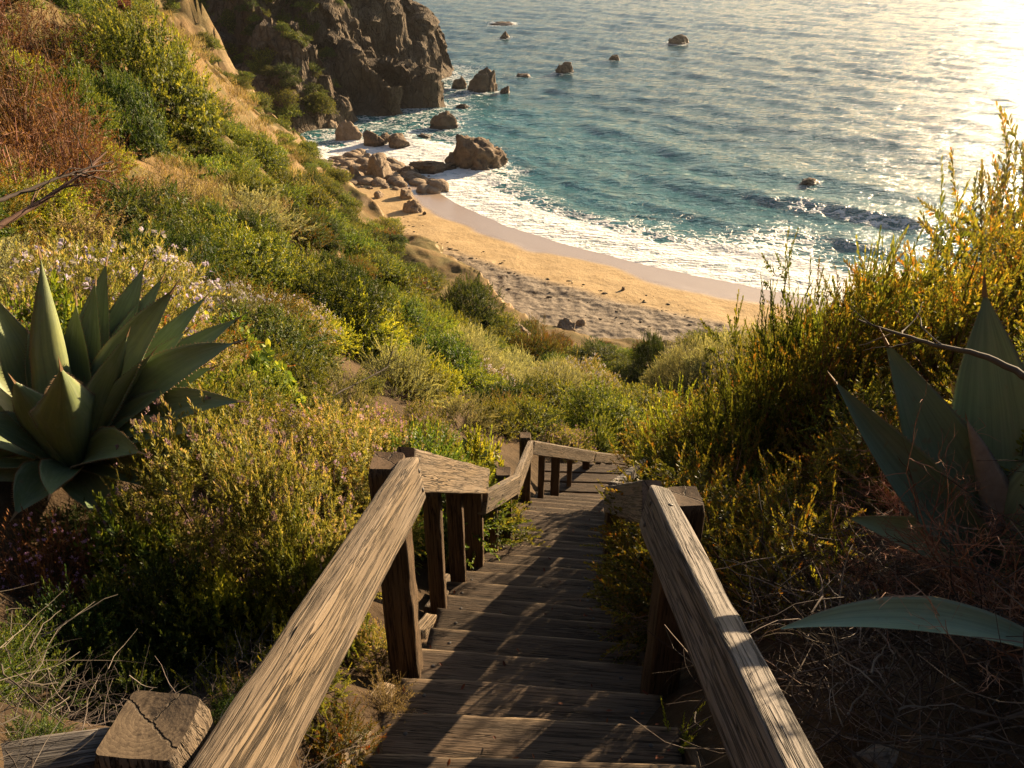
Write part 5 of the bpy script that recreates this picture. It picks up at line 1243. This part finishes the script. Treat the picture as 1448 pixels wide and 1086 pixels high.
emit('dark_twig_litter', 'faint grey dead twigs on the dark ground at lower left', 'ground cover', None, x[m], y[m], .35, .6, sink=0., tilt=.12, flat=(.5, .8), meshes=LT[:1])
# middle distance
x, y, r = band(2300, 8.2, 34); z = hill(x, y); px, py, dd = project(x, y, z); ok = stair_clear(x, y, .7) & open_ground(x, y, .7); u = rng.random(len(x)); s_ = far_tps_ok(x, y)
ok &= ~((x > -.45) & (x < 3.2) & (y > 8.2) & (y < 12.4)); nz_ = noise(x*.16, y*.16, seed=93); nz2 = noise(x*.12+9, y*.12, seed=94)
gully = ((px-905)**2/60**2+(py-565)**2/30**2 < 1)
grassy = (px > 225) & (px < 430) & (py < 330) & (py > 60) & (nz_ > -.55) & (u > .02)
ok &= (s_ > 2) & ~gully; g_ = ok & ~grassy
zone('sage_scrub', 'grey green sage covering the middle of the left slope', ['mid_c', 'mid_f', 'mid_c'], g_ & (nz_ < -.12) & (u < .23), .45, 1.25, flat=(.9, 1.45))
zone('green_scrub', 'dense green scrub covering the middle of the left slope', ['mid_a', 'mid_b', 'mid_l', 'mid_d'], g_ & (nz_ >= -.12) & (nz2 < .12) & (u < .23), .45, 1.3, flat=(.9, 1.45))
zone('rusty_scrub', 'rusty tinted scrub patches on the middle slope', ['mid_e', 'mid_d', 'mid_b'], g_ & (nz_ >= -.12) & (nz2 >= .12) & (u < .23), .4, 1.15, flat=(.9, 1.45))
zone('low_scrub', 'low dark creeping scrub between the mounds of the middle slope', ['mid_d', 'heather_c', 'mid_b'], g_ & (u > .45) & (u < .75), .18, .34, flat=(.7, 1.))
m = ok & (grassy | (u < .04))
emit('slope_grass', 'dry brown grass on the open slope', 'ground cover', None, x[m], y[m], .7, 1.3, sink=.02, meshes=GRF)
# far
x, y, r = band(3600, 33, 112, -50, 45); z = hill(x, y); px, py, dd = project(x, y, z); u = rng.random(len(x)); s_ = far_tps_ok(x, y); nz_ = noise(x*.07, y*.07, seed=95); nz2 = noise(x*.09+5, y*.09, seed=96)
ok = (s_ > 3.0+3*nz2+5.0*sstep(-20, -14, x)*sstep(54, 60, y+.5*x)+1.5*sstep(60, 75, y)) | ((s_ > 1.0) & (u < .06) & (nz2 > .05)); grassy = (px > 200) & (px < 440) & (py < 330) & (nz_ > -.40) & (px < 215+py*.9); g_ = ok & ~grassy & (u < .85)
zone('far_olive_scrub', 'olive scrub covering the far part of the left slope', ['far_a', 'far_c'], g_ & (nz_ < .1), .40, .85)
zone('far_dark_scrub', 'dark and brownish scrub patches on the far slope', ['far_b', 'far_d', 'far_a'], g_ & (nz_ >= .1), .40, .80)
m = ok & grassy
emit('far_grass', 'dry golden grass on the far open slope', 'ground cover', None, x[m], y[m], 1.2, 2.2, sink=.02, meshes=GRF)

# scrub clinging to the gullies of the far cliff
n = 900; x = rng.uniform(-75, -26, n); y = rng.uniform(128, 180, n); ix = np.clip(np.searchsorted(gxC, x), 1, len(gxC)-1); iy = np.clip(np.searchsorted(gyC, y), 1, len(gyC)-1)
z = VC[iy, ix, 2]; pxy = VC[iy, ix]; m = (z > 3) & ((x+.12*z < -31) | (noise(x*.12, y*.12, seed=97) > .28)) & (rng.random(n) < .9)
q = pxy[m]; k = len(q); sc_ = rng.uniform(.5, 1.15, k)
scatter('cliff_scrub', 'dark green scrub clinging to the gullies of the far cliff', 'ground cover', [ONE[t_] for t_ in ('far_a', 'far_b', 'far_c')], q-np.array([0, 0, .3]), np.stack([rng.normal(0, .2, k), rng.normal(.3, .2, k), rng.uniform(0, 6.28, k)], 1), np.stack([sc_]*3, 1))

# dry leaves and bits blown onto the treads
g = Geo(); r = np.random.default_rng(77); lv, lt_ = leaf_shape(.030, .014, 'oval', .4, .5)
for k in range(330):
    q = int(r.integers(4, 27)); y0 = ys[q]
    if y0 > 9.4: continue
    xl, xr = edges(y0+.18); e = r.random(); xx = xl+(xr-xl)*(e**2.2 if r.random() < .6 else 1-.5*e**2); yy_ = y0+.05+.30*r.random()**1.5
    R = rot_to(np.array([[r.normal(), r.normal(), r.normal()*.12]]), r.uniform(0, 6.28, 1)); z0 = stair_z(ys[q]+STEP)+.012
    X_ = np.array([0, 0, 1.])-R[0][:, 2]*R[0][2, 2]; X_ /= np.linalg.norm(X_); R = np.stack([X_, np.cross(R[0][:, 2], X_), R[0][:, 2]], 1)[None]
    o, t = place(lv, lt_, np.array([[xx, yy_, z0]]), R, np.array([r.uniform(.5, 1.2)])); g.add(o, t, r.random())
tag(link('fallen_leaves', g.mesh('fallen_leaves', L_BROWN)), 'dry brown leaves and bits blown onto the treads', 'leaf litter', kind='stuff')

# weed, shells and stones stranded in trails on the sand
r = np.random.default_rng(99); v2, f2 = ico(1); parts = []
for k in range(6000):
    x_, y_ = r.uniform(-16, 34), r.uniform(56, 100)
    q_, _ = shore_s(np.array([x_]), np.array([y_])); q_ = float(q_[0])
    lim = -6.5-1.2*float(noise(x_*.15, y_*.15, seed=9)); den = .55*math.exp(-((q_-lim+3.2)/.5)**2)+.5*math.exp(-((q_-lim+6.5+float(noise(x_*.3, y_*.3, seed=4)))/.6)**2)+.10*(q_ < lim-1)
    if q_ > lim or q_ < -22 or r.random() > den: continue
    sz = .04+.13*r.random()**3; z_ = float(beach_z(np.array([x_]), np.array([y_]))[0])
    parts.append(v2*np.array([sz*r.uniform(.8, 2.2), sz, sz*r.uniform(.3, .7)])*(1+.3*r.normal(size=(len(v2), 1)))+np.array([x_, y_, z_+sz*.1]))
s = NT('strand_weed'); s.pbr((.045, .032, .020), .8, None, .2); V, T = merge(parts, f2)
tag(link('wrack', mesh_np('wrack', V, T, s.m, smooth=True)), 'dark scraps of weed and pebbles lying in trails along the sand', 'wrack', kind='stuff'); print('wrack', len(parts))
# ------------------------------------------------------------------ sea air between here and the far cliff
hm = bpy.data.materials.new('haze'); hm.use_nodes = True; ht = hm.node_tree; ht.nodes.clear()
ho = ht.nodes.new('ShaderNodeOutputMaterial'); hv = ht.nodes.new('ShaderNodeVolumePrincipled'); hv.inputs['Color'].default_value = (.96, .93, .90, 1); hv.inputs['Density'].default_value = .00007; hv.inputs['Anisotropy'].default_value = .6
ht.links.new(hv.outputs[0], ho.inputs['Volume'])
ZT = max(float((o.matrix_basis @ Vector(c)).z) for o in COL.objects if o.type == 'MESH' and o.parent is None and o.data.vertices for c in o.bound_box)+3
ZL = min(float((o.matrix_basis @ Vector(c)).z) for o in COL.objects if o.type == 'MESH' and o.parent is None and o.data.vertices for c in o.bound_box)-1
print('haze', ZL, ZT)
bm = bmesh.new(); bmesh.ops.create_cube(bm, size=1.)
for v in bm.verts: v.co = ((v.co.x*18000), (v.co.y*7000+2900), (ZL if v.co.z < 0 else ZT))
me = bpy.data.meshes.new('haze'); bm.to_mesh(me); bm.free(); me.materials.append(hm)
tag(link('haze', me), 'thin warm sea air over the bay', 'haze', kind='stuff')
SC.cycles.volume_bounces = 0
